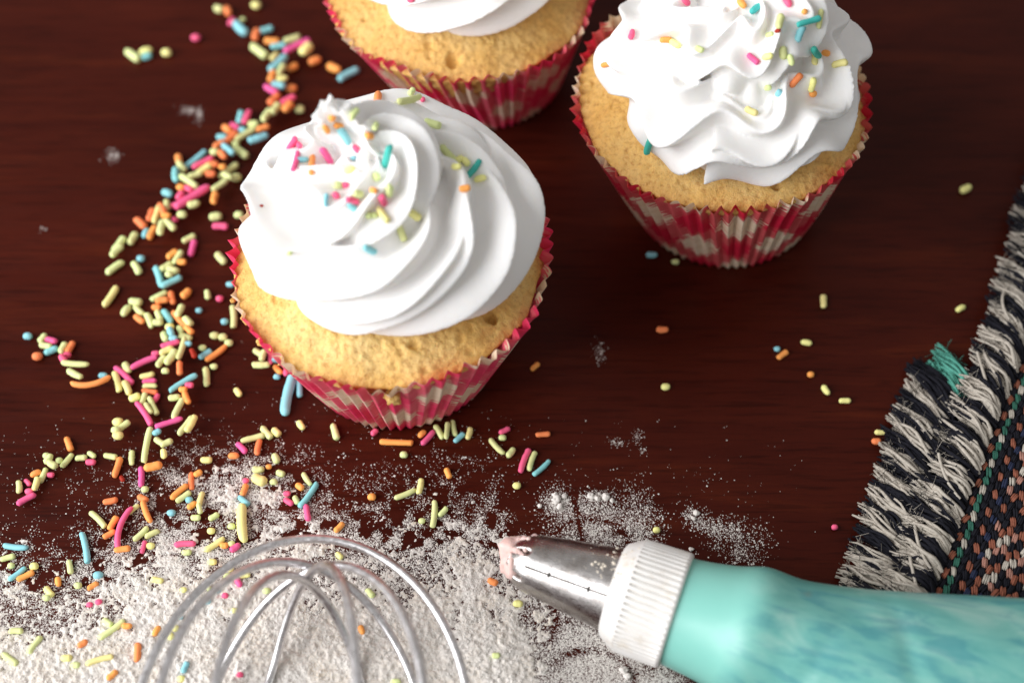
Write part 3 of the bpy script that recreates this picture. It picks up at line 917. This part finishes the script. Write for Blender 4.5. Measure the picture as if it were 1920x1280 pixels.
def bagmod(V, a):
    X, Yv, Zv = V[..., 0], V[..., 1], V[..., 2]
    w = np.clip((X - 2.2) / 2.0, 0, 1)
    d = 0.09 * w * fbm(X * 0.28, Yv * 0.7, Zv * 0.7, 301, 2)
    Zv += d
    Yv += 0.06 * w * fbm(X * 0.3, Yv * 0.5, Zv * 0.5, 305, 2)
    crease = np.exp(-((X - 3.9 - 0.35 * Yv) / 0.16) ** 2) * 0.05 + np.exp(-((X - 5.4 + 0.5 * Yv) / 0.22) ** 2) * 0.06
    Zv -= crease * w * np.clip(0.5 + noise3(X * 0.9, Yv * 0.9, 0, 311), 0, 1)
    V[..., 2] = np.maximum(Zv, 0.02 + 0 * Zv)
    return V
pbobj('bag', *loft(bq, 120, bagmod), M_BAG)

# ------------------------------------------------------------------ fringed cloth
cl = empty('woven_cloth', tuple(at(1900, 900, 0.0) * [1, 1, 0]))
tagset(cl, 'folded black and rust woven cloth with cream and black fringe', 'cloth')
UP_T = [(1965, 190), (1920, 345), (1846, 595), (1808, 679), (1756, 807), (1711, 929), (1679, 1038), (1640, 1160), (1612, 1250)]
UP_R = [(2045, 270), (2000, 420), (1925, 650), (1893, 730), (1840, 862), (1797, 985), (1755, 1095), (1715, 1210), (1690, 1300)]
LO_T = [(1762, 655), (1708, 684), (1678, 765), (1647, 852), (1622, 935), (1577, 1076), (1550, 1160), (1525, 1240)]
LO_R = [(1835, 735), (1800, 752), (1770, 832), (1740, 915), (1712, 1000), (1670, 1130), (1640, 1215), (1615, 1295)]
ZU, ZL = 0.62, 0.22
def w3(pts, z): return [at(px, py, z) for px, py in pts]
UT, UR, LT, LR = w3(UP_T, ZU - 0.12), w3(UP_R, ZU), w3(LO_T, 0.12), w3(LO_R, ZL)
def body(name, R_, z, th, push):
    R_ = np.array(R_)
    e = R_[-1] - R_[0]; e /= np.linalg.norm(e)
    inw = np.array([-e[1], e[0], 0]); inw = inw if inw[0] > 0 else -inw
    R2 = R_ + inw * push
    n = len(R_)
    V = np.vstack([R_ - [0, 0, 0], R2, R_ - [0, 0, th], R2 - [0, 0, th]])
    F = [[i, i + 1, n + i + 1, n + i] for i in range(n - 1)] + [[2 * n + i, 3 * n + i, 3 * n + i + 1, 2 * n + i + 1] for i in range(n - 1)]
    F += [[i, 2 * n + i, 2 * n + i + 1, i + 1] for i in range(n - 1)]
    F += [[0, n, 3 * n, 2 * n], [n - 1, 3 * n - 1, 4 * n - 1, 2 * n - 1]]
    return obj(name, V, F, M_CLOTH, cl, False), e, inw
_, eL, iL = body('lower_layer', LR, ZL, 0.14, 9.0)
_, eU, iU = body('upper_layer', UR, ZU, 0.22, 9.0)

def strand(root, tipp, bow, rad, side, seed):
    m = 10
    t_ = np.linspace(0, 1, m)
    P = root + (tipp - root) * t_[:, None]
    P[:, 2] += bow * np.sin(np.pi * t_ ** 0.8)
    perp = np.cross(tipp - root, [0, 0, 1.0]); perp /= np.linalg.norm(perp) + 1e-9
    P += perp * (side * np.sin(np.pi * t_) + 0.045 * np.sin(t_ * 8 + seed * 1.7))[:, None]
    P[:, 2] += 0.03 * np.sin(t_ * 9 + seed * 2.3)
    P[:, 2] = np.maximum(P[:, 2], 0.03)
    rr = rad * (1 - 0.45 * t_ ** 4) * (1 + 0.14 * np.sin(t_ * 23 + seed))
    return tube(P, rr, 5)
def tuft(R0, T0, e, mt, nstr, wdt, rad=0.042, bowh=0.22, spread=1.0, zmin=0.04):
    b = Bag()
    lean = e * rng.normal(0, 0.09)
    for q in range(nstr):
        u = rng.uniform(-0.5, 0.5)
        r_ = R0 + e * u * wdt + np.array([0, 0, rng.uniform(-0.10, 0.10)])
        ln = rng.uniform(0.84, 1.08)
        tp = R0 + (T0 - R0) * ln + lean + e * (u * wdt * (1.15 * spread) + rng.normal(0, 0.035)) + np.array([0, 0, rng.uniform(-0.10, 0.14)])
        b.add(*strand(r_, tp, bowh * rng.uniform(0.4, 1.2), rad * rng.uniform(0.75, 1.25), rng.normal(0, 0.05), q), 0)
    for q in range(nstr * 3):              # fuzz
        u = rng.uniform(-0.6, 0.6)
        st_ = R0 + (T0 - R0) * rng.uniform(0.3, 0.95) + e * u * wdt + [0, 0, bowh * 0.7]
        b.add(*tube([st_, st_ + rng.normal(0, 0.06, 3), st_ + rng.normal(0, 0.12, 3) + [0, 0, 0.03]], 0.005, 3), 0)
    return b.build('fringe_tuft', mt, cl)
def fringe(T_, R_, e, ntuft, first=None, zb=0.2):
    tt = (np.arange(ntuft) + 0.5) / ntuft
    RP, TP = poly_lerp(R_, tt), poly_lerp(T_, tt)
    L = np.linalg.norm(np.diff(np.array(R_), axis=0), axis=1).sum()
    w_ = L / ntuft
    for q in range(ntuft):
        if first and q < len(first): m_ = first[q]
        else: m_ = Y_CREAM if (q % 2 == 0) else Y_BLACK
        tuft(RP[q] + rng.normal(0, 0.02, 3), TP[q] + np.r_[rng.normal(0, 0.07, 2), 0], e, m_, 20 if m_ is Y_CREAM else 18, w_ * 1.02, rad=0.040, bowh=zb)
fringe(LT, LR, eL, 28, [Y_TEAL, Y_TEAL, Y_BLACK], 0.26)
fringe(UT, UR, eU, 44, None, 0.30)
# stray long threads lying over the fringe
for q, (p0, p1, p2) in enumerate([((1893, 600), (1868, 560), (1888, 540)), ((1905, 690), (1880, 665), (1868, 655)), ((1800, 935), (1768, 900), (1760, 850)), ((1720, 1105), (1712, 1075), (1706, 1045)), ((1862, 760), (1845, 700), (1832, 660)), ((1745, 1065), (1722, 1035), (1715, 985)), ((1770, 1010), (1745, 1000), (1728, 1008))]):
    P = np.array([at(*p0, 0.86), at(*p1, 0.95), at(*p2, 0.80)])
    t_ = np.linspace(0, 1, 12)[:, None]
    P = (1 - t_) ** 2 * P[0] + 2 * t_ * (1 - t_) * P[1] + t_ ** 2 * P[2]
    obj('loose_thread', *tube(P, 0.036, 6), Y_CREAM, cl)
# the weave: floats of yarn standing proud of the cloth
wv = Bag()
WM = [Y_RUST, Y_BLACK, Y_GREEN, Y_CREAM, Y_NAVY, Y_PINK]
fl_t = np.linspace(-1, 1, 7)
def floatpiece(c_, d, n_, L, w_, h_):
    m = 7; kk = 6
    aa = np.linspace(0, 2 * np.pi, kk, endpoint=False)
    prof = np.sqrt(np.clip(1 - fl_t ** 4, 0.02, 1))
    bow = 1.4 * h_ * (1 - fl_t ** 2)
    V = c_ + d * (fl_t * L / 2)[:, None, None] + n_ * (w_ * prof[:, None] * np.cos(aa))[..., None] + np.array([0, 0, 1.0]) * (h_ * prof[:, None] * np.sin(aa) + bow[:, None])[..., None]
    return V.reshape(-1, 3), grid_faces(m, kk, wrap_v=True).tolist()
PC, PL = 0.140, 0.25
cnt = 0
Rw = np.array(UR)
edge_len = np.linalg.norm(np.diff(Rw, axis=0), axis=1).sum()
for ci in range(27):
    for j in range(int(edge_len / PL)):
        tt = (j + 0.5 * (ci % 2) + 0.25) * PL / edge_len
        if tt > 1: continue
        c_ = poly_lerp(Rw, tt)[0] + iU * (0.10 + ci * PC)
        p_ = proj(c_)[0]
        if not (-40 < p_[0] < 1990 and p_[1] < 1260 and p_[1] > 300): continue
        m1 = noise3(ci * 0.33, j * 0.30, 0.0, 501)
        m2_ = noise3(ci * 0.45 + 9, j * 0.42, 0.0, 505)
        if ci == 0: m_ = 0 if j % 2 else 1
        elif ci == 1: m_ = 2 if (j % 3) else 3
        elif ci == 2: m_ = 1
        elif ci == 3: m_ = 0 if (j % 2) else 1
        elif ci == 4: m_ = 1 if (j % 2) else 4
        else:
            if m1 > 0.22: m_ = [3, 5, 1, 0][(j + ci) % 4]
            elif m1 < -0.35: m_ = [4, 3, 1, 4][(j + 2 * ci) % 4]
            elif m2_ > 0.1: m_ = 0 if (j + ci) % 2 else 1
            else: m_ = 1 if (j + ci) % 3 else 0
        d = eU + iU * rng.normal(0, 0.12) + iU * (0.25 if ci % 2 else -0.15)
        d /= np.linalg.norm(d)
        nn = np.cross(d, [0, 0, 1.0])
        Lf = PL * rng.uniform(0.95, 1.2)
        for sy in (-0.038, 0.0, 0.038):
            cc_ = c_ + nn * (sy + rng.normal(0, 0.006)) + np.array([0, 0, 0.015 + rng.uniform(-0.01, 0.02) - abs(sy) * 0.3])
            wv.add(*floatpiece(cc_ + d * rng.normal(0, 0.012), d, nn, Lf * rng.uniform(0.9, 1.05), 0.027, 0.026), m_)
        cnt += 1
wo = wv.build('yarn_weave', WM, cl)
wo['kind'] = 'stuff'

# ------------------------------------------------------------------ sprinkles
# colour, x, y, length, angle (degrees, counter-clockwise), width: as read off the photograph, each set down on what it lies on
SPR = """
g 410 17 22 -20 19|o 427 21 22 -70 18|y 480 10 20 0 19|p 435 41 18 60|b 450 53 40 -45 21|g 455 37 12 0 11|o 480 65 26 80 18|b 500 56 26 20 16|p 367 71 19 0 18|g 249 104 38 -35 20
y 273 96 26 20 18|b 275 106 20 20 17|y 312 99 20 0 19|g 486 96 44 -38 20|o 510 78 32 -5 18|b 522 86 32 10|g 548 74 36 20 18|p 556 86 56 30 16|y 574 92 30 50 22|y 515 106 22 50
b 522 118 48 50 18|g 527 131 26 70|o 510 143 24 80 17|y 529 148 22 10|b 522 160 30 -10 18|p 508 168 34 -30 16|o 547 166 22 0 20|o 549 126 22 30 18|o 590 114 26 25 20|o 626 128 30 -25 19
b 653 139 46 33 17|o 514 186 28 50 18|p 540 187 32 30|o 540 200 26 50 19|g 516 204 26 60 18|g 500 216 30 60 17|g 562 205 20 0 19
b 451 220 28 85 17|p 463 219 32 75 14|p 440 237 22 -30|o 426 242 24 -40 18|b 416 257 22 0 17|o 433 258 34 50 17|b 455 244 16 0|g 475 233 22 0 19|o 493 240 28 20 15|g 460 252 46 35
b 484 259 42 20 17|o 410 271 26 35 16|b 428 280 34 -40 15|g 442 270 16 0|g 452 285 36 -35 18|g 402 285 18 0 16|o 417 290 22 -50 16|b 366 300 56 45|p 380 305 44 30 14|o 335 299 22 -70 16
g 340 312 28 -50|b 329 327 32 -80 17|o 399 308 22 0 17|y 382 318 34 40 17|g 366 328 28 20|o 395 326 20 0 17|g 354 340 46 -35 16|g 428 320 44 40|o 417 313 16 0|g 426 330 26 -30
g 443 333 20 0 19|g 413 346 38 40 14|o 402 371 26 85 17|y 472 340 26 65 17|o 339 351 18 0 17|p 354 354 20 -30|b 314 362 24 -20 18|p 360 369 76 36 19|p 338 366 20 60|p 328 386 16 0
g 363 383 24 15 17|g 341 402 20 0 18|p 329 411 14 0 13|o 283 403 28 80 17|o 263 418 32 -40 18|y 294 402 36 80 15|o 304 391 26 -60|g 313 384 24 -75|o 311 404 20 0|g 318 421 32 -40 16
g 302 426 32 85 16|g 404 406 26 10 20|p 413 424 32 -3 16|g 448 403 20 0 18
b 273 437 20 70|o 285 436 30 70 15|g 249 447 28 70 17|g 223 458 36 60 17|g 218 470 30 50 16|g 215 501 40 40 16|b 264 485 16 0 16|g 256 502 30 -55 16|o 323 477 26 40 17|g 334 482 30 65
o 341 491 18 0|g 354 447 28 30|p 361 465 34 83 15|g 414 484 30 -45 18|b 298 518 46 -65 16|b 321 528 42 28 15|g 312 500 28 35 17|g 324 506 28 -20 17|g 317 514 16 0|y 208 555 46 65 16
g 254 566 28 -8 18|g 236 582 24 60 18|g 298 555 36 30 14|o 304 563 28 10|o 322 558 28 -70|o 349 550 22 50 18|g 389 552 20 -75 14|p 412 560 15 0 15|b 373 582 14 0 14|o 293 576 20 0 16
g 260 582 30 -40 14|o 261 598 26 -35 15|g 280 600 34 -60 15|g 298 592 24 -60|g 296 604 20 0 17|b 314 593 36 -52 15|o 338 600 50 -42 15|g 337 582 26 70 16|g 352 602 26 -45 17|b 421 603 15 0 15
g 438 593 46 -80 15|b 432 533 18 0 14
y 318 613 18 0 17|b 320 622 20 -60|g 309 631 22 -60 16|b 325 634 18 0|p 319 645 38 17 14|y 312 657 30 25 16|g 338 618 18 -60|g 348 631 28 -15 14|o 354 618 24 -40 15|g 341 652 44 80 14
b 352 644 16 0 13|r 362 662 22 -60 13|g 321 669 34 60 19|g 302 677 26 55|p 292 663 18 0 15|p 270 678 54 25 14|g 238 689 24 -50 17|g 310 695 16 0|o 337 690 28 -80 14|g 380 652 16 0
b 385 664 28 35|o 406 662 48 38 14|g 402 629 19 0 18|g 418 632 19 0 18|g 429 643 17 0 16|g 401 687 16 0|g 387 706 38 -78 15|b 343 717 60 33 14|p 355 722 17 0|o 343 730 18 0
o 349 745 28 -60 15|g 327 745 24 8|g 334 765 42 70 15|p 233 703 54 -38 14|y 220 715 44 -65 15|y 238 726 32 -60|y 276 704 30 12 14|p 280 714 28 5 12|g 281 723 30 0 12|o 281 734 34 -8 13
p 293 746 18 60 13|y 253 745 24 20 18|g 269 748 26 80 13|g 278 765 26 -50 12|g 287 760 40 -58 13|p 271 775 58 -50 14|p 316 792 54 18 13|b 294 810 18 30 15|g 348 798 42 55 15|y 358 794 36 65 17
g 486 662 28 -30|g 493 666 22 80 14|g 489 684 36 0 15|p 507 668 30 -75 12|b 519 674 20 0|o 521 693 24 -45 14|b 519 706 14 0 14|p 537 696 18 80|b 540 740 78 83 24|b 561 728 34 -80 14
y 446 735 20 -50 15|y 564 797 20 -50 15
b 52 630 18 0 17|o 70 668 20 0 19|g 80 634 20 60|p 96 638 26 -15|g 86 648 26 -10|b 96 657 28 25 16|g 118 652 24 70 16|o 132 651 24 70 15|p 126 665 16 0|p 118 672 20 -50
g 141 682 54 -4 14|g 140 701 36 -25 15|o 170 718 76 10 14 B|b 193 704 18 0
y 221 791 22 0 21|g 230 799 32 40|g 217 806 18 0 17|y 221 816 22 0 20|o 129 832 30 -58 15|g 87 854 14 0 14|g 91 860 20 60|g 98 870 24 -25 16|g 111 863 14 0 14|g 126 863 32 55 13
g 152 858 24 5 14|g 172 852 20 -30 13|p 170 866 20 0 15|g 207 855 28 -8 14|o 220 876 38 80 15|g 247 858 28 -82 13|r 229 897 14 -50 10|g 275 834 68 88 15|o 287 874 36 12 20|p 265 893 38 -80 14
g 272 917 15 0 15|g 298 827 22 -30 14|g 312 830 26 25|y 307 850 19 -75 15|g 36 912 24 -75 14|p 52 904 18 -40 11|o 67 887 22 25 15|g 81 891 30 75 13|p 95 890 15 0 13|y 68 906 26 85 15
p 55 921 18 0 16|p 49 935 38 30 14|o 207 939 30 10|o 268 934 24 -20|g 250 954 26 40 12|o 274 959 46 -60 14|g 184 973 46 -38 14|o 212 980 28 65 16|o 205 1001 26 30 14|p 228 988 78 80 14 B
o 229 1029 32 8|b 160 1026 60 -68 15|g 265 1000 36 45 14|g 285 1000 30 25 13|p 269 1025 24 82 11|y 282 1023 18 0 17|p 347 1019 42 3 14|b 29 1025 50 -5 14|b 321 961 18 0 16|o 336 921 40 42 14
g 344 931 34 35 14|o 359 902 34 -80 13|o 371 887 18 30 15|b 355 937 14 0|o 360 947 20 35 14|y 376 935 28 80 13|g 374 953 20 -70 12|g 367 970 20 0 15
y 387 862 24 0 15|o 438 854 22 0 16|p 453 839 28 -42 14|g 474 821 48 14 14|g 500 811 32 -45 15|y 518 810 20 -40 18|o 484 838 30 83 14|g 517 859 20 -60 18|g 484 880 24 0 16|y 486 899 32 -20 23
o 504 875 12 0 12|g 526 887 18 -20 16|g 513 903 16 0 15|p 461 901 13 0 13|o 458 918 24 75 15|b 457 938 28 -35 14|y 454 980 70 -80 23|g 401 968 22 30 14|g 434 986 16 0|y 396 995 16 0
y 403 1020 44 33 14|o 420 1022 18 0|g 434 1019 14 0 13|p 441 1026 22 35|g 350 1035 20 5 13|o 562 912 19 -30 16|g 575 898 30 -52 12|b 579 928 56 55 14|p 538 925 15 0 13|p 541 940 22 -30 14
g 555 937 18 -60 13|p 576 961 32 -75 14|o 636 988 24 45 14|g 628 809 32 -68 16
p 702 810 16 45 14|o 744 829 66 -2 14|g 757 852 16 0 16|o 791 813 18 40 14|p 803 820 36 48 13|g 823 809 32 -58 13|g 838 807 32 85 12|g 851 803 32 -75 12|b 861 820 26 42 13|y 880 812 24 75 14
p 946 807 24 25 13|g 942 820 16 0 15|g 931 837 40 -45 13|g 958 848 22 50 15|o 1018 814 30 5 13|p 983 863 48 68 14|g 997 864 38 70 13|b 1016 877 44 40 12|o 840 887 20 -65 14|y 969 910 17 0 17
o 697 931 17 0 17|g 760 926 44 22 13|y 788 911 30 80 14|g 814 963 50 87 14|g 831 959 24 45 13|g 791 976 14 0 14
g 14 1045 30 15 14|g 21 1060 14 0 14|b 33 1075 38 38 13|y 64 1061 18 0 18|o 48 1079 36 25 14|o 109 1090 18 -70 14|g 131 1062 26 -68 14|b 184 1078 20 0 18|g 146 1097 16 0 16|o 174 1098 24 30 14
y 92 1109 24 -40 15|g 87 1120 16 0|p 168 1133 14 0 13|p 185 1128 14 0 13|g 30 1182 28 0 14|g 65 1208 36 58 14|g 19 1235 40 -30 15|o 155 1206 20 30 16|y 125 1233 22 0 16|g 142 1246 18 0
y 187 1236 54 14 14|g 210 1180 56 35 15|g 202 1166 22 -30 14|o 238 1173 20 0 14|o 258 1222 34 -85 16|y 295 1087 24 -10 14|y 344 1105 14 0 13
b 336 1156 16 0 16|o 293 1182 20 60 14|y 327 1177 18 0 17|y 318 1189 22 -50|o 412 1071 28 40 14|y 430 1065 18 0 17|g 427 1080 18 0 16|y 398 1053 18 0|p 446 1089 24 -55 14|y 459 1078 22 10 13
g 389 1098 22 -50 13|b 408 1106 14 0 14|p 422 1116 14 0 14|b 388 1126 18 0 17|g 500 1107 16 0|y 441 1144 16 0 14|b 347 1250 20 70 14|o 678 1180 17 -60 14|g 694 1111 22 -45 14|g 719 1104 12 0 12
y 636 1041 16 -40 14|p 450 1264 14 0 13|g 742 1277 20 0 13|o 210 1265 24 40 15|o 924 1090 22 -20 15|y 971 1131 20 0 17|g 930 1228 16 0 14|y 1231 993 15 0 15|y 340 1272 14 0
y 1811 354 24 25 17|y 1544 565 26 85 15|y 1801 578 22 25 14|o 1242 618 24 0 15|o 1003 687 22 40 13|y 1512 642 22 -10 14|b 1457 654 13 0 13|o 1467 665 26 35 14|o 1520 702 14 0 14|y 1548 731 20 -60 14
y 1584 751 25 0 13|y 1248 725 18 0 16|y 1651 810 24 0 13|o 1643 827 20 0 16|p 1565 988 13 0 13|b 1222 478 22 0 14|g 1266 491 16 0 13
"""
SPF = """
y 670 178 16 -30 14|o 708 186 28 85 15|g 771 174 16 60 12|g 766 190 44 25 13|p 792 188 10 0 10|g 661 214 28 60 11|o 628 221 17 20 15|o 611 240 15 -60 12|o 632 236 14 0 12|b 646 255 38 -58 14
g 701 238 16 80 11|o 690 252 14 0 13|g 811 236 34 -20 15|p 548 271 32 60 12|p 561 276 18 -50 11|p 556 305 42 82 11|b 565 301 26 0 10|o 584 307 54 -85 12|p 611 293 36 -60 13|p 671 278 20 -50 12
b 663 295 12 0 10|y 656 319 22 20 12|t 728 298 58 65 13|g 843 291 48 -45 13|y 861 300 18 30 13|y 873 304 20 -50 13|y 858 313 18 0 12|t 884 322 54 52 12|y 900 336 24 15 13|o 872 356 22 10 14
g 704 332 18 -70 14|g 632 351 16 0 14|p 649 349 14 0 12|g 668 362 17 0 14|p 630 370 14 -40 13|p 658 374 22 -10 12|o 703 360 16 -20 12|g 727 355 22 80 14|p 716 374 28 -75 13|b 611 377 26 88 9
b 661 388 26 -45 13|g 688 401 18 -30 14|g 703 405 14 0 12|y 720 405 36 -55 13|g 746 429 50 -65 13|y 776 401 28 -35 15|b 692 467 26 -25 13|g 543 473 11 0 9|r 490 387 6 0 5
p 1284 3 18 -40 12|o 1391 8 22 -55 13|t 1418 16 36 35 12|p 1475 6 22 -60 13|o 1509 24 11 0 11|t 1514 41 50 18 12|g 1537 36 34 85 10|b 1497 62 32 70 14|g 1465 43 32 75 15|r 1460 59 9 0 8
p 1184 66 20 75 11|o 1248 71 24 12 12|y 1267 85 22 -50 12|g 1312 95 17 -30 12|p 1412 112 28 -42 12|y 1442 107 17 0 14|g 1445 66 12 0 9|g 1470 100 26 -85 14|g 1483 112 22 -70 12|t 1527 97 30 -20 13
y 1530 110 26 88 12|o 1549 100 16 -20 12|y 1575 119 28 8 13|o 1491 149 30 50 13|y 1522 157 22 85 12|o 1522 174 14 0 13|b 1463 176 14 60 11|g 1440 162 14 0 11|y 1408 212 26 -30 13|t 1218 271 30 75 13
r 1253 318 9 0 9|o 1138 122 14 0 10|p 772 2 13 0 10
"""
def parse(txt):
    out = []
    for ln in txt.strip().split('\n'):
        for it in ln.split('|'):
            w_ = it.split()
            c_ = w_[0]
            x_, y_, L_ = map(float, w_[1:4])
            an = float(w_[4])
            wd_ = float(w_[5]) if len(w_) > 5 else 15.0
            out.append((c_, x_, y_, max(L_, wd_), an, wd_, len(w_) > 6))
    return out

def rod_mesh(ratio, bent, seed):
    """sprinkle of width 1 along x, given length ratio; slightly uneven"""
    k_ = 12
    hl = max(ratio, 1.0) / 2
    cyl = max(hl - 0.5, 0.0)
    th = np.linspace(0, np.pi / 2, 6)
    x_ = np.r_[-cyl - 0.5 * np.cos(th), np.linspace(-cyl, cyl, 8)[1:-1] if cyl > 0.05 else [], cyl + 0.5 * np.sin(th[0 if cyl > 0.05 else 1:])]
    r_ = np.r_[0.5 * np.sin(th), 0.5 * np.ones(6) if cyl > 0.05 else [], 0.5 * np.cos(th[0 if cyl > 0.05 else 1:])]
    if seed % 3 == 1: r_ = np.where(r_ < 0.5, 0.5 * (r_ / 0.5) ** 0.72, r_)      # blunter ends
    r_ = np.maximum(r_, 0.004)
    r_ = r_ * (1 + 0.10 * noise3(x_ * 1.3, seed * 3.3, 0.5, seed))
    if ratio > 2: r_ = r_ * (1 + 0.05 * x_ / hl * (1 if seed % 2 else -1))
    a_ = np.linspace(0, 2 * np.pi, k_, endpoint=False)
    V = np.stack([x_[:, None] + 0 * a_, r_[:, None] * np.cos(a_), r_[:, None] * np.sin(a_)], -1)
    bend = (0.9 if bent else 0.16 * ((seed % 3) - 1)) * (ratio / 5 if not bent else 1)
    V[..., 1] += (bend * ((x_ / hl) ** 2 - 0.33))[:, None] * (1 if bent else 1)
    V = V * (1 + 0.07 * noise3(V[..., 0] * 2.2, V[..., 1] * 2.2, V[..., 2] * 2.2, seed + 3))[..., None]
    F = grid_faces(len(x_), k_, wrap_v=True).tolist()
    return V.reshape(-1, 3), F

RAT = [1.0, 1.2, 1.45, 1.75, 2.1, 2.5, 3.0, 3.6, 4.3, 5.0, 5.6]
MESHC = {}
def get_rod(c_, ratio, bent, var):
    rb = min(RAT, key=lambda q: abs(q - ratio))
    key = (c_, rb, bent, var)
    if key not in MESHC:
        V, F = rod_mesh(rb, bent, int(rb * 10) + var * 7)
        MESHC[key] = (mkmesh('sprinkle', V, F, SPM[c_]), V, F)
    return MESHC[key], rb

items = []
placed = []
def orient(d_img_ang, n_):
    di = math.cos(d_img_ang) * RT + math.sin(d_img_ang) * UP
    den = FW @ n_
    d = di - FW * ((di @ n_) / den) if abs(den) > 0.25 else di - n_ * (di @ n_)
    L = np.linalg.norm(d)
    return d / L, min(max(L, 0.8), 1.5)
for (c_, x_, y_, L_, an, w_, bent) in parse(SPR):
    p = at(x_, y_, 0.09)
    k_ = pxcm(p)
    wc = w_ / k_ * 0.81
    d, st_ = orient(math.radians(an), np.array([0, 0, 1.0]))
    Lc = max(L_ / k_ * st_ * 0.95, wc)
    z = wc / 2
    fh = flour_h(p[0], p[1])
    if fh > 0: z = fh + wc * 0.12
    p = at(x_, y_, z)
    # rests on an earlier one where they overlap
    for (q, dq, Lq, wq) in placed:
        if np.hypot(*(q[:2] - p[:2])) > (Lq + Lc) / 2: continue
        tt = np.linspace(-0.5, 0.5, 7)
        A = p[:2] + d[:2] * (tt * max(Lc - wc, 0))[:, None]
        B = q[:2] + dq[:2] * (tt * max(Lq - wq, 0))[:, None]
        dm = np.linalg.norm(A[:, None] - B[None], axis=2).min()
        if dm < 0.42 * (wc + wq):
            z = max(z, min(q[2] + 0.45 * (wc + wq) * math.sqrt(max(0.05, 1 - (dm / (0.5 * (wc + wq))) ** 2)), 0.36))
    p = at(x_, y_, z)
    placed.append((p, d, Lc, wc))
    items.append(dict(c=c_, x=x_, y=y_, L=L_, w=w_, p=p, d=d, n=np.array([0, 0, 1.0]), Lc=Lc, wc=wc, bent=bent, host='table'))
for (c_, x_, y_, L_, an, w_, bent) in parse(SPF):
    r_ = ray(x_, y_)
    best = None
    for nm, bv in FROST_BVH.items():
        hit = bv.ray_cast(Vector(CPOS), Vector(r_))
        if hit[0] is not None and (best is None or hit[3] < best[1]):
            best = (nm, hit[3], np.array(hit[0]), np.array(hit[1]))
    if best is None: continue
    n_ = best[3]
    if n_ @ FW > 0: n_ = -n_
    k_ = pxcm(best[2])
    wc = w_ / k_
    d, st_ = orient(math.radians(an), n_)
    Lc = max(L_ / k_ * st_, wc)
    items.append(dict(c=c_, x=x_, y=y_, L=L_, w=w_, p=best[2] + n_ * wc * 0.36, d=d, n=n_, Lc=Lc, wc=wc, bent=bent, host=best[0]))

# where each one lies, in words
def zone(it):
    x_, y_, h = it['x'], it['y'], it['host']
    if h != 'table':
        return {CF.name: 'on the front cupcake frosting', CR.name: 'on the right cupcake frosting', CB.name: 'on the back cupcake frosting'}[h]
    if x_ > 990 and y_ < 900: return 'on bare wood right of the front cupcake'
    if x_ > 640 and y_ < 900: return 'at the foot of the front cupcake'
    if x_ > 640: return 'on the table around the nozzle and whisk'
    if y_ < 215: return 'in the trail left of the back cupcake'
    if y_ < 345: return 'in the trail left of the frosting peak'
    if y_ < 460: return 'in the trail left of the front frosting'
    if y_ < 560: return 'around the blue V left of front cupcake'
    if y_ < 640: return 'in the clump left of the front case'
    if y_ < 720: return 'just below the clump left of front cupcake'
    if y_ < 830: return 'in the lower trail above the flour'
    if y_ < 930: return 'along the upper rim of the flour'
    if y_ < 1040: return 'in thin flour above the whisk'
    if x_ > 300: return 'in the flour among the whisk wires'
    return 'in the flour left of the whisk'
def shape(it):
    r_ = it['L'] / it['w']
    if it['bent']: return 'curved'
    if it['w'] >= 22 and r_ > 2: return 'thick long'
    return 'round' if r_ < 1.3 else ('short' if r_ < 2.3 else 'long')
ORD = ['leftmost', 'second', 'third', 'fourth', 'fifth', 'sixth', 'seventh', 'eighth', 'ninth', 'tenth', 'eleventh', 'twelfth', 'thirteenth', 'fourteenth', 'fifteenth', 'sixteenth', 'seventeenth', 'eighteenth', 'nineteenth', 'twentieth']
for it in items:
    it['key'] = (SPC[it['c']][0], shape(it), zone(it))
groups = {}
for it in items: groups.setdefault(it['key'], []).append(it)
for (cn, sh, zn), lst in groups.items():
    lst.sort(key=lambda q: q['x'])
    for q, it in enumerate(lst):
        if len(lst) == 1: it['label'] = f'{sh} {cn} sprinkle {zn}'
        elif q == 0: it['label'] = f'leftmost {sh} {cn} sprinkle {zn}'
        else: it['label'] = f'{ORD[q]} {sh} {cn} sprinkle from the left {zn}'
order = sorted(range(len(items)), key=lambda q: -items[q]['L'] * items[q]['w'])
single = set(order[:300])
rest = Bag()
RM = list(SPC)
for q, it in enumerate(items):
    (me, V, F), rb = get_rod(it['c'], it['Lc'] / it['wc'], it['bent'], q % 3)
    d, n_ = it['d'], it['n']
    y3 = np.cross(n_, d)
    if it['bent'] and it['c'] == 'p': y3 = -y3
    z3 = np.cross(d, y3)
    Rm = np.stack([d, y3, z3], 1)
    sx_ = it['Lc'] / rb
    if q in single:
        o = bpy.data.objects.new('sprinkle', me)
        COL.objects.link(o)
        M4 = Matrix.Identity(4)
        scl = np.diag([sx_, it['wc'], it['wc']])
        A = Rm @ scl
        for i in range(3):
            for j in range(3):
                M4[i][j] = float(A[i, j])
            M4[i][3] = float(it['p'][i] * S)
        o.matrix_world = M4
        tagset(o, it['label'], 'sprinkle', 'sugar sprinkles')
    else:
        Vw = (V * [sx_, it['wc'], it['wc']]) @ Rm.T + it['p']
        rest.add(Vw, F, RM.index(it['c']))
if rest.n:
    tagset(rest.build('small_sprinkles', [SPM[k] for k in RM]), 'tiny leftover sugar sprinkles strewn among the bigger ones', 'sprinkles', kind='stuff')
print('sprinkles', len(items), 'floats', cnt)
